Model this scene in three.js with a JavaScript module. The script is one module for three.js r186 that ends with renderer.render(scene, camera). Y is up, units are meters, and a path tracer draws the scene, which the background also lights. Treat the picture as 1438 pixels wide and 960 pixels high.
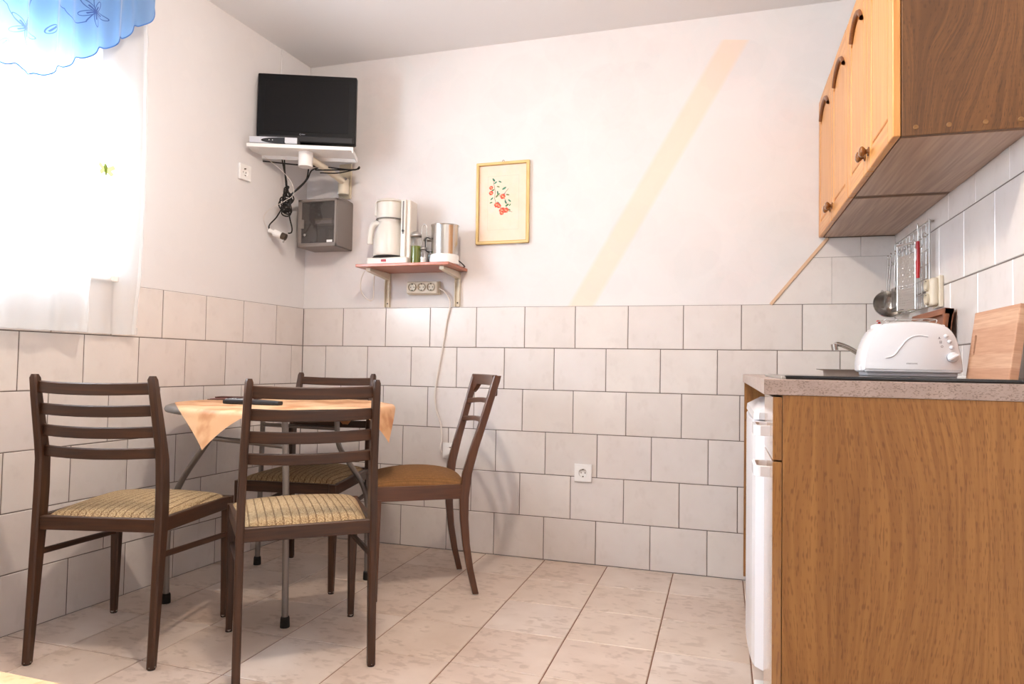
import * as THREE from 'three';
import { RoundedBoxGeometry } from 'three/addons/geometries/RoundedBoxGeometry.js';
import { mergeGeometries, toCreasedNormals } from 'three/addons/utils/BufferGeometryUtils.js';
import { RectAreaLightUniformsLib } from 'three/addons/lights/RectAreaLightUniformsLib.js';

// ---------------------------------------------------------------- camera, sky, lights, exposure
RectAreaLightUniformsLib.init();
const scene = new THREE.Scene();
const camera = new THREE.PerspectiveCamera(2 * Math.atan(480 / 961.2) * 180 / Math.PI, 1438 / 960, 0.05, 60);
camera.rotation.order = 'YXZ';
camera.position.set(2.1496, 0.914, 3.1747);
camera.rotation.set(0.0344, 0.2985, 0.0178);
scene.add(camera);
const renderer = new THREE.WebGLRenderer({ antialias: true });
renderer.toneMapping = THREE.LinearToneMapping;
renderer.toneMappingExposure = 0.89;
renderer.shadowMap.enabled = true;
renderer.shadowMap.type = THREE.PCFSoftShadowMap;
scene.background = new THREE.Color(0.82, 0.91, 1.0);
scene.backgroundIntensity = 7.0;
const LA = -0.0577, LTURN = Math.PI / 2 + LA;                    // the left wall is splayed by three degrees
const leftPos = (s, y, off = 0) => [s * Math.sin(LA) + off * Math.cos(LA), y, s * Math.cos(LA) - off * Math.sin(LA)];
const WIN = { s0: 1.17, s1: 2.62, y0: 1.222, y1: 1.94 };
{
  const day = new THREE.RectAreaLight(new THREE.Color(0.80, 0.90, 1.0), 46.0, WIN.s1 - WIN.s0 - 0.02, WIN.y1 - WIN.y0 - 0.02);
  day.name = 'window_daylight';
  day.position.set(...leftPos((WIN.s0 + WIN.s1) / 2, (WIN.y0 + WIN.y1) / 2, -0.28));
  day.rotation.y = LTURN + Math.PI;
  scene.add(day);
}
const LAMP = [1.46, 2.29, 1.95];
const lampLight = new THREE.PointLight(new THREE.Color(1.0, 0.86, 0.72), 5.8, 0, 2);
lampLight.name = 'ceiling_bulb_light';
lampLight.position.set(...LAMP);
lampLight.castShadow = true;
lampLight.shadow.mapSize.set(2048, 2048);
lampLight.shadow.radius = 2.2;
lampLight.shadow.bias = -0.0005;
scene.add(lampLight);

// ---------------------------------------------------------------- helpers
const H = 2.51, WX = 2.834, ZF = 6.6;
let seed = 7;
const rnd = () => { seed = (seed * 1664525 + 1013904223) >>> 0; return seed / 4294967296; };
const names = {};
function numbered(n) { const k = names[n] || 0; names[n] = k + 1; return k ? n + '_' + String(k).padStart(3, '0') : n; }
function thing(name, label, category, pos = [0, 0, 0], turn = 0, group) {
  const o = new THREE.Group(); o.name = numbered(name); o.position.set(...pos); o.rotation.y = turn;
  o.userData = { label, category }; if (group) o.userData.group = group;
  scene.add(o); return o;
}
function struct(name, pos = [0, 0, 0], turn = 0) {
  const o = new THREE.Group(); o.name = name; o.position.set(...pos); o.rotation.y = turn; o.userData = { kind: 'structure' };
  scene.add(o); return o;
}
function part(name, geo, mat, parent, label) {
  const m = new THREE.Mesh(Array.isArray(geo) ? merge(geo) : geo, mat); m.name = name; m.castShadow = m.receiveShadow = true;
  if (label) m.userData.label = label;
  parent.add(m); return m;
}
function copyOf(root, label, pos, turn, group) {
  const c = root.clone(); c.name = numbered(root.name.replace(/_\d{3}$/, '')); c.position.set(...pos); c.rotation.set(0, turn, 0);
  c.userData = { ...root.userData, label }; if (group) c.userData.group = group;
  scene.add(c); return c;
}
function merge(list) {
  const l = list.map((g) => {
    const q = g.index ? g.toNonIndexed() : g.clone();
    for (const k of Object.keys(q.attributes)) if (!['position', 'normal', 'uv'].includes(k)) q.deleteAttribute(k);
    if (!q.attributes.uv) q.setAttribute('uv', new THREE.BufferAttribute(new Float32Array(q.attributes.position.count * 2), 2));
    return q;
  });
  return l.length > 1 ? mergeGeometries(l) : l[0];
}
// uv in metres; v runs along the grain axis
function uvm(geo, axis = 'y', ou = 0, ov = 0) {
  const g = geo.index ? geo.toNonIndexed() : geo, p = g.attributes.position, n = p.count, uv = new Float32Array(n * 2);
  const a = new THREE.Vector3(), b = new THREE.Vector3(), c = new THREE.Vector3();
  const A = 'xyz'.indexOf(axis), O = [0, 1, 2].filter((i) => i !== A);
  for (let i = 0; i < n; i += 3) {
    a.fromBufferAttribute(p, i); b.fromBufferAttribute(p, i + 1); c.fromBufferAttribute(p, i + 2);
    const f = b.clone().sub(a).cross(c.clone().sub(a)), w = [Math.abs(f.x), Math.abs(f.y), Math.abs(f.z)];
    let U, V = A;
    if (w[A] > w[O[0]] && w[A] > w[O[1]]) { U = O[0]; V = O[1]; } else U = w[O[0]] > w[O[1]] ? O[1] : O[0];
    for (let k = 0; k < 3; k++) { uv[(i + k) * 2] = p.getComponent(i + k, U) + ou; uv[(i + k) * 2 + 1] = p.getComponent(i + k, V) + ov; }
  }
  g.setAttribute('uv', new THREE.BufferAttribute(uv, 2)); return g;
}
const at = (g, x = 0, y = 0, z = 0, rx = 0, ry = 0, rz = 0) => { g.applyMatrix4(new THREE.Matrix4().compose(new THREE.Vector3(x, y, z), new THREE.Quaternion().setFromEuler(new THREE.Euler(rx, ry, rz)), new THREE.Vector3(1, 1, 1))); return g; };
function rb(x0, x1, y0, y1, z0, z1, r = 0.003, axis = 'y', seg = 2) {
  const w = x1 - x0, h = y1 - y0, d = z1 - z0, g = new RoundedBoxGeometry(w, h, d, seg, Math.min(r, w / 2.02, h / 2.02, d / 2.02));
  return uvm(at(g, (x0 + x1) / 2, (y0 + y1) / 2, (z0 + z1) / 2), axis, rnd() * 3, rnd() * 3);
}
const box = (x0, x1, y0, y1, z0, z1, axis = 'y') => uvm(at(new THREE.BoxGeometry(x1 - x0, y1 - y0, z1 - z0), (x0 + x1) / 2, (y0 + y1) / 2, (z0 + z1) / 2), axis);
const lathe = (pts, seg = 32) => new THREE.LatheGeometry(pts.map((p) => new THREE.Vector2(...p)), seg);
const cyl = (r0, r1, y0, y1, seg = 24) => at(new THREE.CylinderGeometry(r1, r0, y1 - y0, seg), 0, (y0 + y1) / 2, 0);
const V3 = (a) => new THREE.Vector3(...a);
function tube(pts, r, seg = 32, rad = 8, closed = false, tension) {
  const c = new THREE.CatmullRomCurve3(pts.map(V3), closed, tension === undefined ? 'centripetal' : 'catmullrom', tension);
  return new THREE.TubeGeometry(c, seg, r, rad, closed);
}
const rod = (a, b, r, rad = 8) => new THREE.TubeGeometry(new THREE.LineCurve3(V3(a), V3(b)), 1, r, rad, false);
function rodc(a, b, r, rad = 8) { // a rod with closed ends
  const A = V3(a), B = V3(b), g = new THREE.CylinderGeometry(r, r, A.distanceTo(B), rad);
  g.applyMatrix4(new THREE.Matrix4().compose(A.clone().add(B).multiplyScalar(0.5), new THREE.Quaternion().setFromUnitVectors(new THREE.Vector3(0, 1, 0), B.clone().sub(A).normalize()), new THREE.Vector3(1, 1, 1)));
  return g;
}
// loft of chamfered rectangles: sections {c, a, b} (centre, half vectors)
function prism(secs, ch = 0.003, axis = 'y', crease = 0.6) {
  const rings = secs.map((s) => {
    const c = V3(s.c), a = V3(s.a), b = V3(s.b), ka = 1 - Math.min(ch / a.length(), 0.9), kb = 1 - Math.min(ch / b.length(), 0.9);
    return [[1, -kb], [1, kb], [ka, 1], [-ka, 1], [-1, kb], [-1, -kb], [-ka, -1], [ka, -1]].map(([u, v]) => c.clone().addScaledVector(a, u).addScaledVector(b, v));
  });
  const s0 = secs[0], flip = V3(s0.a).cross(V3(s0.b)).dot(V3(secs[1].c).sub(V3(s0.c))) < 0, pos = [];
  const tri = (a, b, c) => { for (const q of flip ? [a, c, b] : [a, b, c]) pos.push(q.x, q.y, q.z); };
  for (let i = 0; i + 1 < rings.length; i++) for (let k = 0; k < 8; k++) { const m = (k + 1) % 8; tri(rings[i][k], rings[i][m], rings[i + 1][m]); tri(rings[i][k], rings[i + 1][m], rings[i + 1][k]); }
  const e = rings[rings.length - 1];
  for (let k = 1; k < 7; k++) { tri(rings[0][0], rings[0][k + 1], rings[0][k]); tri(e[0], e[k], e[k + 1]); }
  const g = new THREE.BufferGeometry(); g.setAttribute('position', new THREE.Float32BufferAttribute(pos, 3)); g.computeVertexNormals();
  return uvm(toCreasedNormals(g, crease), axis, rnd() * 2, rnd() * 2);
}
function surface(nu, nv, fn, close = false) { // grid surface with uv 0..1
  const pos = [], uv = [], idx = [];
  for (let j = 0; j <= nv; j++) for (let i = 0; i <= nu; i++) { pos.push(...fn(i / nu, j / nv)); uv.push(i / nu, j / nv); }
  for (let j = 0; j < nv; j++) for (let i = 0; i < nu; i++) { const a = j * (nu + 1) + i, b = a + 1, c = a + nu + 1, d = c + 1; idx.push(a, b, d, a, d, c); }
  const g = new THREE.BufferGeometry(); g.setAttribute('position', new THREE.Float32BufferAttribute(pos, 3)); g.setAttribute('uv', new THREE.Float32BufferAttribute(uv, 2)); g.setIndex(idx); g.computeVertexNormals(); return g;
}
const extrude = (pts, depth, bevel = 0, curve = 12, holes = []) => {
  const s = new THREE.Shape(pts.map((p) => new THREE.Vector2(...p)));
  for (const h of holes) s.holes.push(new THREE.Path(h.map((p) => new THREE.Vector2(...p))));
  return new THREE.ExtrudeGeometry(s, { depth, bevelEnabled: bevel > 0, bevelSize: bevel, bevelThickness: bevel, bevelSegments: 3, curveSegments: curve });
};

// ---------------------------------------------------------------- textures
const hash = (x, y, s) => { let h = (x * 374761393 + y * 668265263 + s * 974634777) | 0; h = Math.imul(h ^ (h >>> 13), 1274126177); return ((h ^ (h >>> 16)) >>> 0) / 4294967296; };
function pn(x, y, px, py, s = 0) { // periodic value noise
  const ix = Math.floor(x), iy = Math.floor(y), fx = x - ix, fy = y - iy, u = fx * fx * (3 - 2 * fx), v = fy * fy * (3 - 2 * fy);
  const m = (a, p) => ((a % p) + p) % p, h = (a, b) => hash(m(a, px), m(b, py), s);
  return (h(ix, iy) * (1 - u) + h(ix + 1, iy) * u) * (1 - v) + (h(ix, iy + 1) * (1 - u) + h(ix + 1, iy + 1) * u) * v;
}
function fbm(u, v, fx, fy, oct, s = 0) { let t = 0, a = 0.5, n = 0; for (let i = 0; i < oct; i++) { t += a * pn(u * fx, v * fy, fx, fy, s + i * 17); n += a; a *= 0.5; fx *= 2; fy *= 2; } return t / n; }
function tex(w, h, fn, size, srgb = true) {
  const d = new Uint8Array(w * h * 4);
  for (let j = 0; j < h; j++) for (let i = 0; i < w; i++) {
    const c = fn(i / w, j / h), k = (j * w + i) * 4;
    for (let q = 0; q < 3; q++) d[k + q] = Math.max(0, Math.min(255, Math.round(c.length ? c[q] : c)));
    d[k + 3] = 255;
  }
  const t = new THREE.DataTexture(d, w, h); t.magFilter = THREE.LinearFilter; t.minFilter = THREE.LinearMipmapLinearFilter; t.generateMipmaps = true;
  t.wrapS = t.wrapT = THREE.RepeatWrapping; if (srgb) t.colorSpace = THREE.SRGBColorSpace; if (size) t.repeat.set(1 / size[0], 1 / size[1]); t.needsUpdate = true; return t;
}
function canvasTex(w, h, draw) {
  const c = document.createElement('canvas'); c.width = w; c.height = h; draw(c.getContext('2d'), w, h);
  const t = new THREE.CanvasTexture(c); t.colorSpace = THREE.SRGBColorSpace; return t;
}
const mix3 = (a, b, t) => a.map((x, i) => x + (b[i] - x) * t), cl = (x) => Math.max(0, Math.min(1, x)), sm = (a, b, x) => { const t = cl((x - a) / (b - a)); return t * t * (3 - 2 * t); };
const std = (o) => new THREE.MeshStandardMaterial(o), phy = (o) => new THREE.MeshPhysicalMaterial(o);
function woodTex(light, dark, size, { fine = 90, along = 3, contrast = 0.6, cath = 0, s = 0, w = 512, h = 512 } = {}) {
  return tex(w, h, (u, v) => {
    const warp = 0.06 * (fbm(u, v, 3, 2, 3, s + 5) - 0.5);
    let t = 0.45 * fbm(u + warp, v, Math.round(fine / 3), along, 3, s) + 0.55 * pn((u + warp) * fine, v * along * 4, fine, along * 4, s + 9);
    if (cath) { const q = fbm(u, v, 4, 1, 3, s + 31); t = t * (1 - cath) + cath * (0.5 + 0.5 * Math.sin((q * 9 + u * 3) * Math.PI * 2)); }
    return mix3(dark, light, cl(0.5 + (t - 0.5) * 2 * contrast));
  }, size);
}
const fleck = (light, dark, s, n = 24, k = 0.5) => (u, v) => mix3(light, dark, k * fbm(u, v, 5, 5, 4, s) + (1 - k) * sm(0.62, 0.8, fbm(u, v, n, n, 3, s + 40)));

// ---------------------------------------------------------------- materials
const M = {};
M.grout = std({ color: '#6b5f59', roughness: 0.95 });
M.floorGrout = std({ color: '#7a5745', roughness: 0.95 });
M.tiles = [0, 1, 2].map((i) => phy({ map: tex(256, 256, (u, v) => mix3([229 - i, 222 - i, 217], [212, 203, 198], 0.55 * fbm(u, v, 4, 4, 4, 11 + i) + 0.3 * sm(0.55, 0.85, fbm(u, v, 9, 7, 4, 60 + i))), [0.3, 0.3]), roughness: 0.24, clearcoat: 0.25, clearcoatRoughness: 0.1, color: i === 1 ? '#fbfaf9' : '#ffffff' }));
M.floorTiles = [0, 1, 2].map((i) => std({ map: tex(512, 512, (u, v) => {
  const a = fbm(u, v, 4, 4, 4, 80 + i), vein = sm(0.52, 0.72, fbm(u + 0.08 * a, v, 14, 26, 4, 90 + i)) * sm(0.35, 0.6, fbm(u, v, 5, 4, 2, 130 + i)), c = mix3([221, 206, 194], [200, 181, 167], a);
  return mix3(c, [165, 143, 127], 0.4 * vein);
}, [0.42, 0.42]), roughness: 0.36, color: ['#ffffff', '#fbf7f4', '#fdfaf6'][i] }));
M.plaster = std({ map: tex(512, 512, (u, v) => { const t = fbm(u, v, 6, 6, 5, 3); return [221 + 5 * t, 218 + 5 * t, 218 + 5 * t]; }, [1.6, 1.6]), roughness: 0.93 });
M.ceiling = std({ color: '#e6e3e2', roughness: 0.95 });
M.white = std({ color: '#eeecea', roughness: 0.4 });
M.whiteGloss = phy({ color: '#e9e8ec', roughness: 0.22, clearcoat: 0.5, clearcoatRoughness: 0.1 });
M.cream = std({ color: '#ded3bf', roughness: 0.45 });
M.creamDark = std({ color: '#c9bda6', roughness: 0.5 });
M.black = std({ color: '#17161a', roughness: 0.5 });
M.blackGloss = phy({ color: '#0d0d10', roughness: 0.12, clearcoat: 0.5 });
M.rubber = std({ color: '#1b1816', roughness: 0.8 });
M.steel = std({ color: '#c9c6c2', metalness: 1, roughness: 0.22 });
M.steelRough = std({ color: '#b9b6b2', metalness: 1, roughness: 0.38 });
M.tubeGrey = std({ color: '#8b8480', metalness: 0.7, roughness: 0.42 });
M.greyPlastic = std({ color: '#77716d', roughness: 0.5 });
M.chairWood = phy({ map: woodTex([84, 48, 22], [38, 20, 8], [0.22, 0.8], { fine: 48, contrast: 0.45, s: 2 }), roughness: 0.48, clearcoat: 0.08, clearcoatRoughness: 0.35 });
M.chairWood2 = phy({ map: woodTex([104, 60, 34], [66, 35, 18], [0.22, 0.8], { fine: 48, contrast: 0.45, s: 4 }), roughness: 0.34, clearcoat: 0.3, clearcoatRoughness: 0.3 });
const tweedH = (u, v) => { const st = Math.abs(Math.sin(u * 4 * Math.PI)), w = pn(u * 52, v * 60, 52, 60, 5); return [st, w]; };
M.tweed = std({ map: tex(512, 512, (u, v) => {
  const [st, w] = tweedH(u, v), n = pn(u * 90, v * 110, 90, 110, 8), dark = sm(0.42, 0.08, st);
  let c = mix3([166, 138, 98], [212, 188, 148], w); c = mix3(c, [98, 66, 36], 0.85 * sm(0.46, 0.7, n)); return mix3(c, [84, 58, 32], 0.75 * dark * (0.5 + 0.5 * n));
}, [0.094, 0.094]), bumpMap: tex(256, 256, (u, v) => { const [st, w] = tweedH(u, v); return 255 * (0.55 * Math.sqrt(st) + 0.45 * w); }, [0.094, 0.094], false), bumpScale: 0.003, roughness: 0.95 });
M.corduroy = std({ map: tex(256, 256, (u, v) => { const st = Math.abs(Math.sin(u * 6 * Math.PI)), n = fbm(u, v, 12, 30, 3, 3); return mix3([98, 64, 32], [146, 104, 58], cl(0.25 + 0.4 * st + 0.5 * (n - 0.4))); }, [0.07, 0.1]), bumpMap: tex(128, 128, (u, v) => 255 * Math.abs(Math.sin(u * 6 * Math.PI)), [0.07, 0.1], false), bumpScale: 0.002, roughness: 0.95 });
M.cloth = std({ map: tex(512, 512, (u, v) => { const t = fbm(u, v, 5, 5, 5, 21), q = sm(0.45, 0.75, fbm(u, v, 11, 9, 4, 33)); return mix3(mix3([228, 190, 152], [212, 158, 110], t), [172, 104, 56], 0.65 * q); }, [0.7, 0.7]), roughness: 0.5, side: THREE.DoubleSide });
const slant = (light, dark, s, fine = 150, k = 1) => (u, v) => {
  const cu = u - 0.5, q = u + 0.1 * k * (fbm(u, v, 2, 2, 3, s + 5) - 0.5) + 0.05 * k * Math.cos(v * 2 * Math.PI) * Math.sin(u * 2 * Math.PI);
  const a = pn(q * 26, v * 2, 26, 2, s), b = pn(q * fine, v * 6, fine, 6, s + 3), c = pn(q * 420, v * 90, 420, 90, s + 7);
  return mix3(mix3(dark, light, cl(0.28 * a + 0.52 * b + 0.12 + 0.1 * Math.cos(cu * 9))), [dark[0] * 0.72, dark[1] * 0.66, dark[2] * 0.6], 0.42 * sm(0.6, 0.95, c));
};
M.laminate = std({ map: tex(1024, 1024, slant([172, 120, 62], [128, 82, 38], 6, 130), [0.6, 1.2]), roughness: 0.5 });
M.laminateGloss = phy({ map: M.laminate.map, roughness: 0.3, clearcoat: 1, clearcoatRoughness: 0.12 });
M.oakDoor = phy({ map: woodTex([226, 166, 96], [186, 118, 54], [0.28, 1.1], { fine: 60, along: 2, contrast: 0.6, cath: 0.12, s: 7 }), roughness: 0.38, clearcoat: 0.3, clearcoatRoughness: 0.25 });
M.oakDark = std({ map: tex(1024, 1024, slant([126, 84, 43], [80, 50, 23], 8, 110, 2.2), [0.4, 1.0]), roughness: 0.5 });
M.oakUnder = phy({ map: woodTex([188, 156, 132], [146, 114, 92], [0.4, 1.2], { fine: 80, along: 2, contrast: 0.6, s: 9 }), roughness: 0.42, clearcoat: 0.15 });
M.oakTrim = std({ map: woodTex([140, 84, 40], [96, 54, 24], [0.1, 0.4], { fine: 30, s: 10 }), roughness: 0.35 });
M.worktop = phy({ clearcoat: 0.5, clearcoatRoughness: 0.2, map: tex(512, 512, (u, v) => { const a = fbm(u, v, 6, 6, 4, 44), b = sm(0.56, 0.74, fbm(u, v, 140, 90, 2, 45)); return mix3(mix3([180, 158, 146], [158, 136, 125], a), [104, 84, 75], 0.5 * b); }, [0.28, 0.28]), roughness: 0.4 });
M.shelfWood = phy({ map: woodTex([190, 112, 82], [160, 86, 58], [0.3, 0.9], { fine: 60, contrast: 0.4, s: 12 }), roughness: 0.35, clearcoat: 0.3 });
M.board = std({ map: tex(512, 256, (u, v) => { const k = Math.floor(v * 6), t = fbm(u, v, 6, 60, 3, 50 + k); return mix3(mix3([222, 184, 154], [186, 136, 106], hash(k, 1, 3)), [160, 112, 84], 0.6 * t); }, [0.36, 0.2]), roughness: 0.55 });
M.brownWood = std({ map: woodTex([160, 100, 66], [112, 64, 40], [0.3, 0.9], { fine: 60, s: 14 }), roughness: 0.5 });
M.knob = phy({ color: '#7a4a1c', roughness: 0.25, clearcoat: 0.6 });
M.screwCap = std({ color: '#8a6236', roughness: 0.5 });
M.brass = std({ color: '#8a6a36', metalness: 0.9, roughness: 0.35 });
M.gold = std({ map: woodTex([232, 206, 150], [205, 170, 104], [0.1, 0.5], { fine: 24, s: 15 }), roughness: 0.4, metalness: 0.15 });
M.greyMetal = std({ color: '#857c77', metalness: 0.25, roughness: 0.45 });
M.smoked = phy({ color: '#c4bebb', roughness: 0.05, transmission: 0.92, thickness: 0, ior: 1.5 });
M.glass = phy({ color: '#ffffff', roughness: 0.0, transmission: 1, thickness: 0, ior: 1.5 });
M.cord = std({ color: '#e2d8cf', roughness: 0.55 });
M.red = std({ color: '#b3161c', roughness: 0.4 });
M.green = std({ color: '#58b56a', roughness: 0.4 });
M.darkSocket = std({ color: '#4a3c30', roughness: 0.6 });
M.sheer = phy({ color: '#f4f7f9', roughness: 1, transmission: 0.3, thickness: 0, transparent: true, opacity: 0.46, side: THREE.DoubleSide });
M.sheer2 = phy({ color: '#f4f7f9', roughness: 1, transmission: 0.5, thickness: 0, transparent: true, opacity: 0.5, side: THREE.DoubleSide });

// ---------------------------------------------------------------- structure: walls, floor, ceiling
// a tile with a bevelled edge, face towards +z at z = 0, lower left corner at the origin
function tileGeo(w, h, ou, ov, t = 0.006, c = 0.0018) {
  const P = [[0, 0, -t], [w, 0, -t], [w, h, -t], [0, h, -t], [0, 0, -c], [w, 0, -c], [w, h, -c], [0, h, -c], [c, c, 0], [w - c, c, 0], [w - c, h - c, 0], [c, h - c, 0]];
  const pos = [], q = (a, b, d, e) => { for (const i of [a, b, d, a, d, e]) pos.push(...P[i]); };
  q(8, 9, 10, 11);
  for (let k = 0; k < 4; k++) { const m = (k + 1) % 4; q(4 + k, 4 + m, 8 + m, 8 + k); q(k, m, 4 + m, 4 + k); }
  const g = new THREE.BufferGeometry(); g.setAttribute('position', new THREE.Float32BufferAttribute(pos, 3)); g.computeVertexNormals();
  return uvm(g, 'y', ou, ov);
}
const tileCache = {};
function layTile(parent, x0, x1, y0, y1, mats, gap = 0.0032, z = 0) {
  const w = x1 - x0 - gap, h = y1 - y0 - gap; if (w < 0.006 || h < 0.006) return;
  const v = Math.floor(rnd() * 4), key = [w.toFixed(4), h.toFixed(4), v].join();
  const g = tileCache[key] ||= tileGeo(w, h, v * 0.37, v * 0.71);
  const m = part('tile', g, mats[Math.floor(rnd() * mats.length)], parent);
  m.position.set(x0 + gap / 2, y0 + gap / 2, z + (rnd() - 0.5) * 0.0005);
  return m;
}
{ // floor
  const f = struct('floor');
  part('grout_bed', box(-0.6, WX + 0.2, -0.2, -0.0025, -0.2, ZF + 0.2), M.floorGrout, f);
  const grid = new THREE.Group(); grid.rotation.x = -Math.PI / 2; grid.name = 'tile_field'; f.add(grid);
  const TX = 0.2958, TZ = 0.2976;
  for (let i = -7; i <= 4; i++) for (let k = -1; k < 12; k++) {
    const x0 = Math.max(1.6498 + i * TX, -0.42), x1 = Math.min(1.6498 + (i + 1) * TX, WX), z0 = Math.max(0.2897 + k * TZ, 0.0), z1 = 0.2897 + (k + 1) * TZ;
    if (x1 - x0 > 0.01) layTile(grid, x0, x1, -z1, -z0, M.floorTiles, 0.004);
  }
}
{ // back wall with the painted diagonal band and the tiled dado
  const w = struct('wall_back');
  const W = 2.9, Y0 = 1.2, Y1 = 2.56, pw = 1800, ph = Math.round(pw * (Y1 - Y0) / W);
  const paint = canvasTex(pw, ph, (c) => {
    const X = (x) => (x / W) * pw, Y = (y) => ((Y1 - y) / (Y1 - Y0)) * ph;
    c.fillStyle = '#e0dddc'; c.fillRect(0, 0, pw, ph);
    for (let i = 0; i < 500; i++) { c.fillStyle = `rgba(${rnd() < 0.5 ? '205,200,197' : '240,238,237'},0.035)`; c.beginPath(); c.arc(rnd() * pw, rnd() * ph, 20 + rnd() * 90, 0, 7); c.fill(); }
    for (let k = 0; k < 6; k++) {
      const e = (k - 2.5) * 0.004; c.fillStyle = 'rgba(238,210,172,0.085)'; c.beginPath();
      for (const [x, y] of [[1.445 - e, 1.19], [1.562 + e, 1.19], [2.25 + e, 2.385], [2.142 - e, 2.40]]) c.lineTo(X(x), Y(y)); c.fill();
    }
  });
  const painted = std({ map: paint, roughness: 0.93 });
  part('plaster', box(-0.5, WX + 0.2, -0.1, H + 0.1, -0.2, -0.0031), M.plaster, w);
  const face = new THREE.PlaneGeometry(W, Y1 - Y0, 1, 1); at(face, W / 2, (Y0 + Y1) / 2, -0.003);
  part('painted_plaster', face, painted, w);
  part('grout_bed', box(-0.05, WX, 0, 1.2, -0.0031, -0.0022), M.grout, w);
  const off = [-0.0073, 0.1409, -0.012, 0.1044, -0.0191, 0.1025], TW = 0.2485;
  for (let r = 0; r < 6; r++) {
    const y1 = 1.2 - 0.2 * r, y0 = y1 - 0.2;
    for (let k = -1; k < 13; k++) {
      const x0 = Math.max(off[r] + k * TW, 0.0), x1 = Math.min(off[r] + (k + 1) * TW, WX);
      if (x1 - x0 > 0.012) layTile(w, x0, x1, y0, y1, M.tiles);
    }
  }
  // raked splash-back above the worktop
  const xa = (y) => 2.351 + (2.57 - 2.351) * (y - 1.2) / 0.274;
  part('grout_bed', at(extrude([[xa(1.2), 1.2], [WX, 1.2], [WX, 1.5], [xa(1.5), 1.5]], 0.0009), 0, 0, -0.0031), M.grout, w);
  const cut = (x0, x1, y0, y1) => {
    const g = 0.0016, yb = y0 + g, yt = y1 - g, l = (y) => Math.max(x0 + g, xa(y) + 0.006), pts = [[l(yb), yb], [x1 - g, yb], [x1 - g, yt], [l(yt), yt]];
    if (l(yt) > x0 + g && l(yb) <= x0 + g) pts.splice(4, 0, [x0 + g, y0 + (x0 - xa(y0)) / (xa(1) - xa(0))]);
    part('tile', uvm(at(extrude(pts, 0.004, 0.0012), 0, 0, -0.0052), 'y'), M.tiles[0], w);
  };
  cut(2.34, 2.593, 1.2, 1.4); cut(2.593, 2.834, 1.2, 1.4);
  cut(2.45, 2.705, 1.4, 1.483); cut(2.705, 2.834, 1.4, 1.483);
  part('edge_trim', prism([{ c: [xa(1.198), 1.2, 0.001], a: [0.0055, -0.004, 0], b: [0, 0, 0.004] }, { c: [xa(1.482), 1.482, 0.001], a: [0.0055, -0.004, 0], b: [0, 0, 0.004] }], 0.001), std({ color: '#d6b394', roughness: 0.5 }), w);
}
{ // left wall with the window opening; local x runs towards the corner, local z into the room
  const w = struct('wall_left', [0, 0, 0], LTURN);
  const pl = extrude([[-4.9, -0.1], [0.15, -0.1], [0.15, H + 0.1], [-4.9, H + 0.1]], 0.3, 0, 1, [[[-WIN.s1, WIN.y0], [-WIN.s0, WIN.y0], [-WIN.s0, WIN.y1], [-WIN.s1, WIN.y1]]]);
  part('plaster', uvm(at(pl, 0, 0, -0.3031), 'y'), M.plaster, w);
  part('plaster_strip', rb(-0.235, 0.0, 2.2, H, -0.0031, 0.003, 0.003), M.plaster, w);
  part('grout_bed', box(-3.6, 0, 0, 1.2, -0.0031, -0.0022), M.grout, w);
  const off = [-0.0195, 0.0886, -0.019, -0.109, -0.02, -0.1152], TW = 0.2326;
  for (let r = 0; r < 6; r++) for (let k = -1; k < 14; k++) {
    const s0 = Math.max(off[r] + k * TW, 0), s1 = off[r] + (k + 1) * TW;
    if (s1 - s0 > 0.01) layTile(w, -s1, -s0, 1.0 - 0.2 * r, 1.2 - 0.2 * r, M.tiles);
  }
  const win = struct('window_1', [0, 0, 0], LTURN), z = -0.2;
  const fr = (x0, x1, y0, y1) => rb(x0, x1, y0, y1, z - 0.03, z + 0.03, 0.006);
  part('window_frame', [fr(-WIN.s1, -WIN.s0, WIN.y0, WIN.y0 + 0.05), fr(-WIN.s1, -WIN.s0, WIN.y1 - 0.05, WIN.y1), fr(-WIN.s1, -WIN.s1 + 0.05, WIN.y0, WIN.y1), fr(-WIN.s0 - 0.05, -WIN.s0, WIN.y0, WIN.y1)], M.white, win);
  const mid = -(WIN.s0 + WIN.s1) / 2;
  part('mullion', fr(mid - 0.035, mid + 0.035, WIN.y0 + 0.05, WIN.y1 - 0.05), M.white, win);
  part('pane', box(-WIN.s1 + 0.05, mid - 0.035, WIN.y0 + 0.05, WIN.y1 - 0.05, z - 0.003, z + 0.003), M.glass, win);
  part('pane', box(mid + 0.035, -WIN.s0 - 0.05, WIN.y0 + 0.05, WIN.y1 - 0.05, z - 0.003, z + 0.003), M.glass, win);
  part('window_sill', rb(-WIN.s1 - 0.03, -WIN.s0 + 0.03, WIN.y0 - 0.02, WIN.y0 + 0.006, -0.17, 0.025, 0.006), M.white, win);
}
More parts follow.
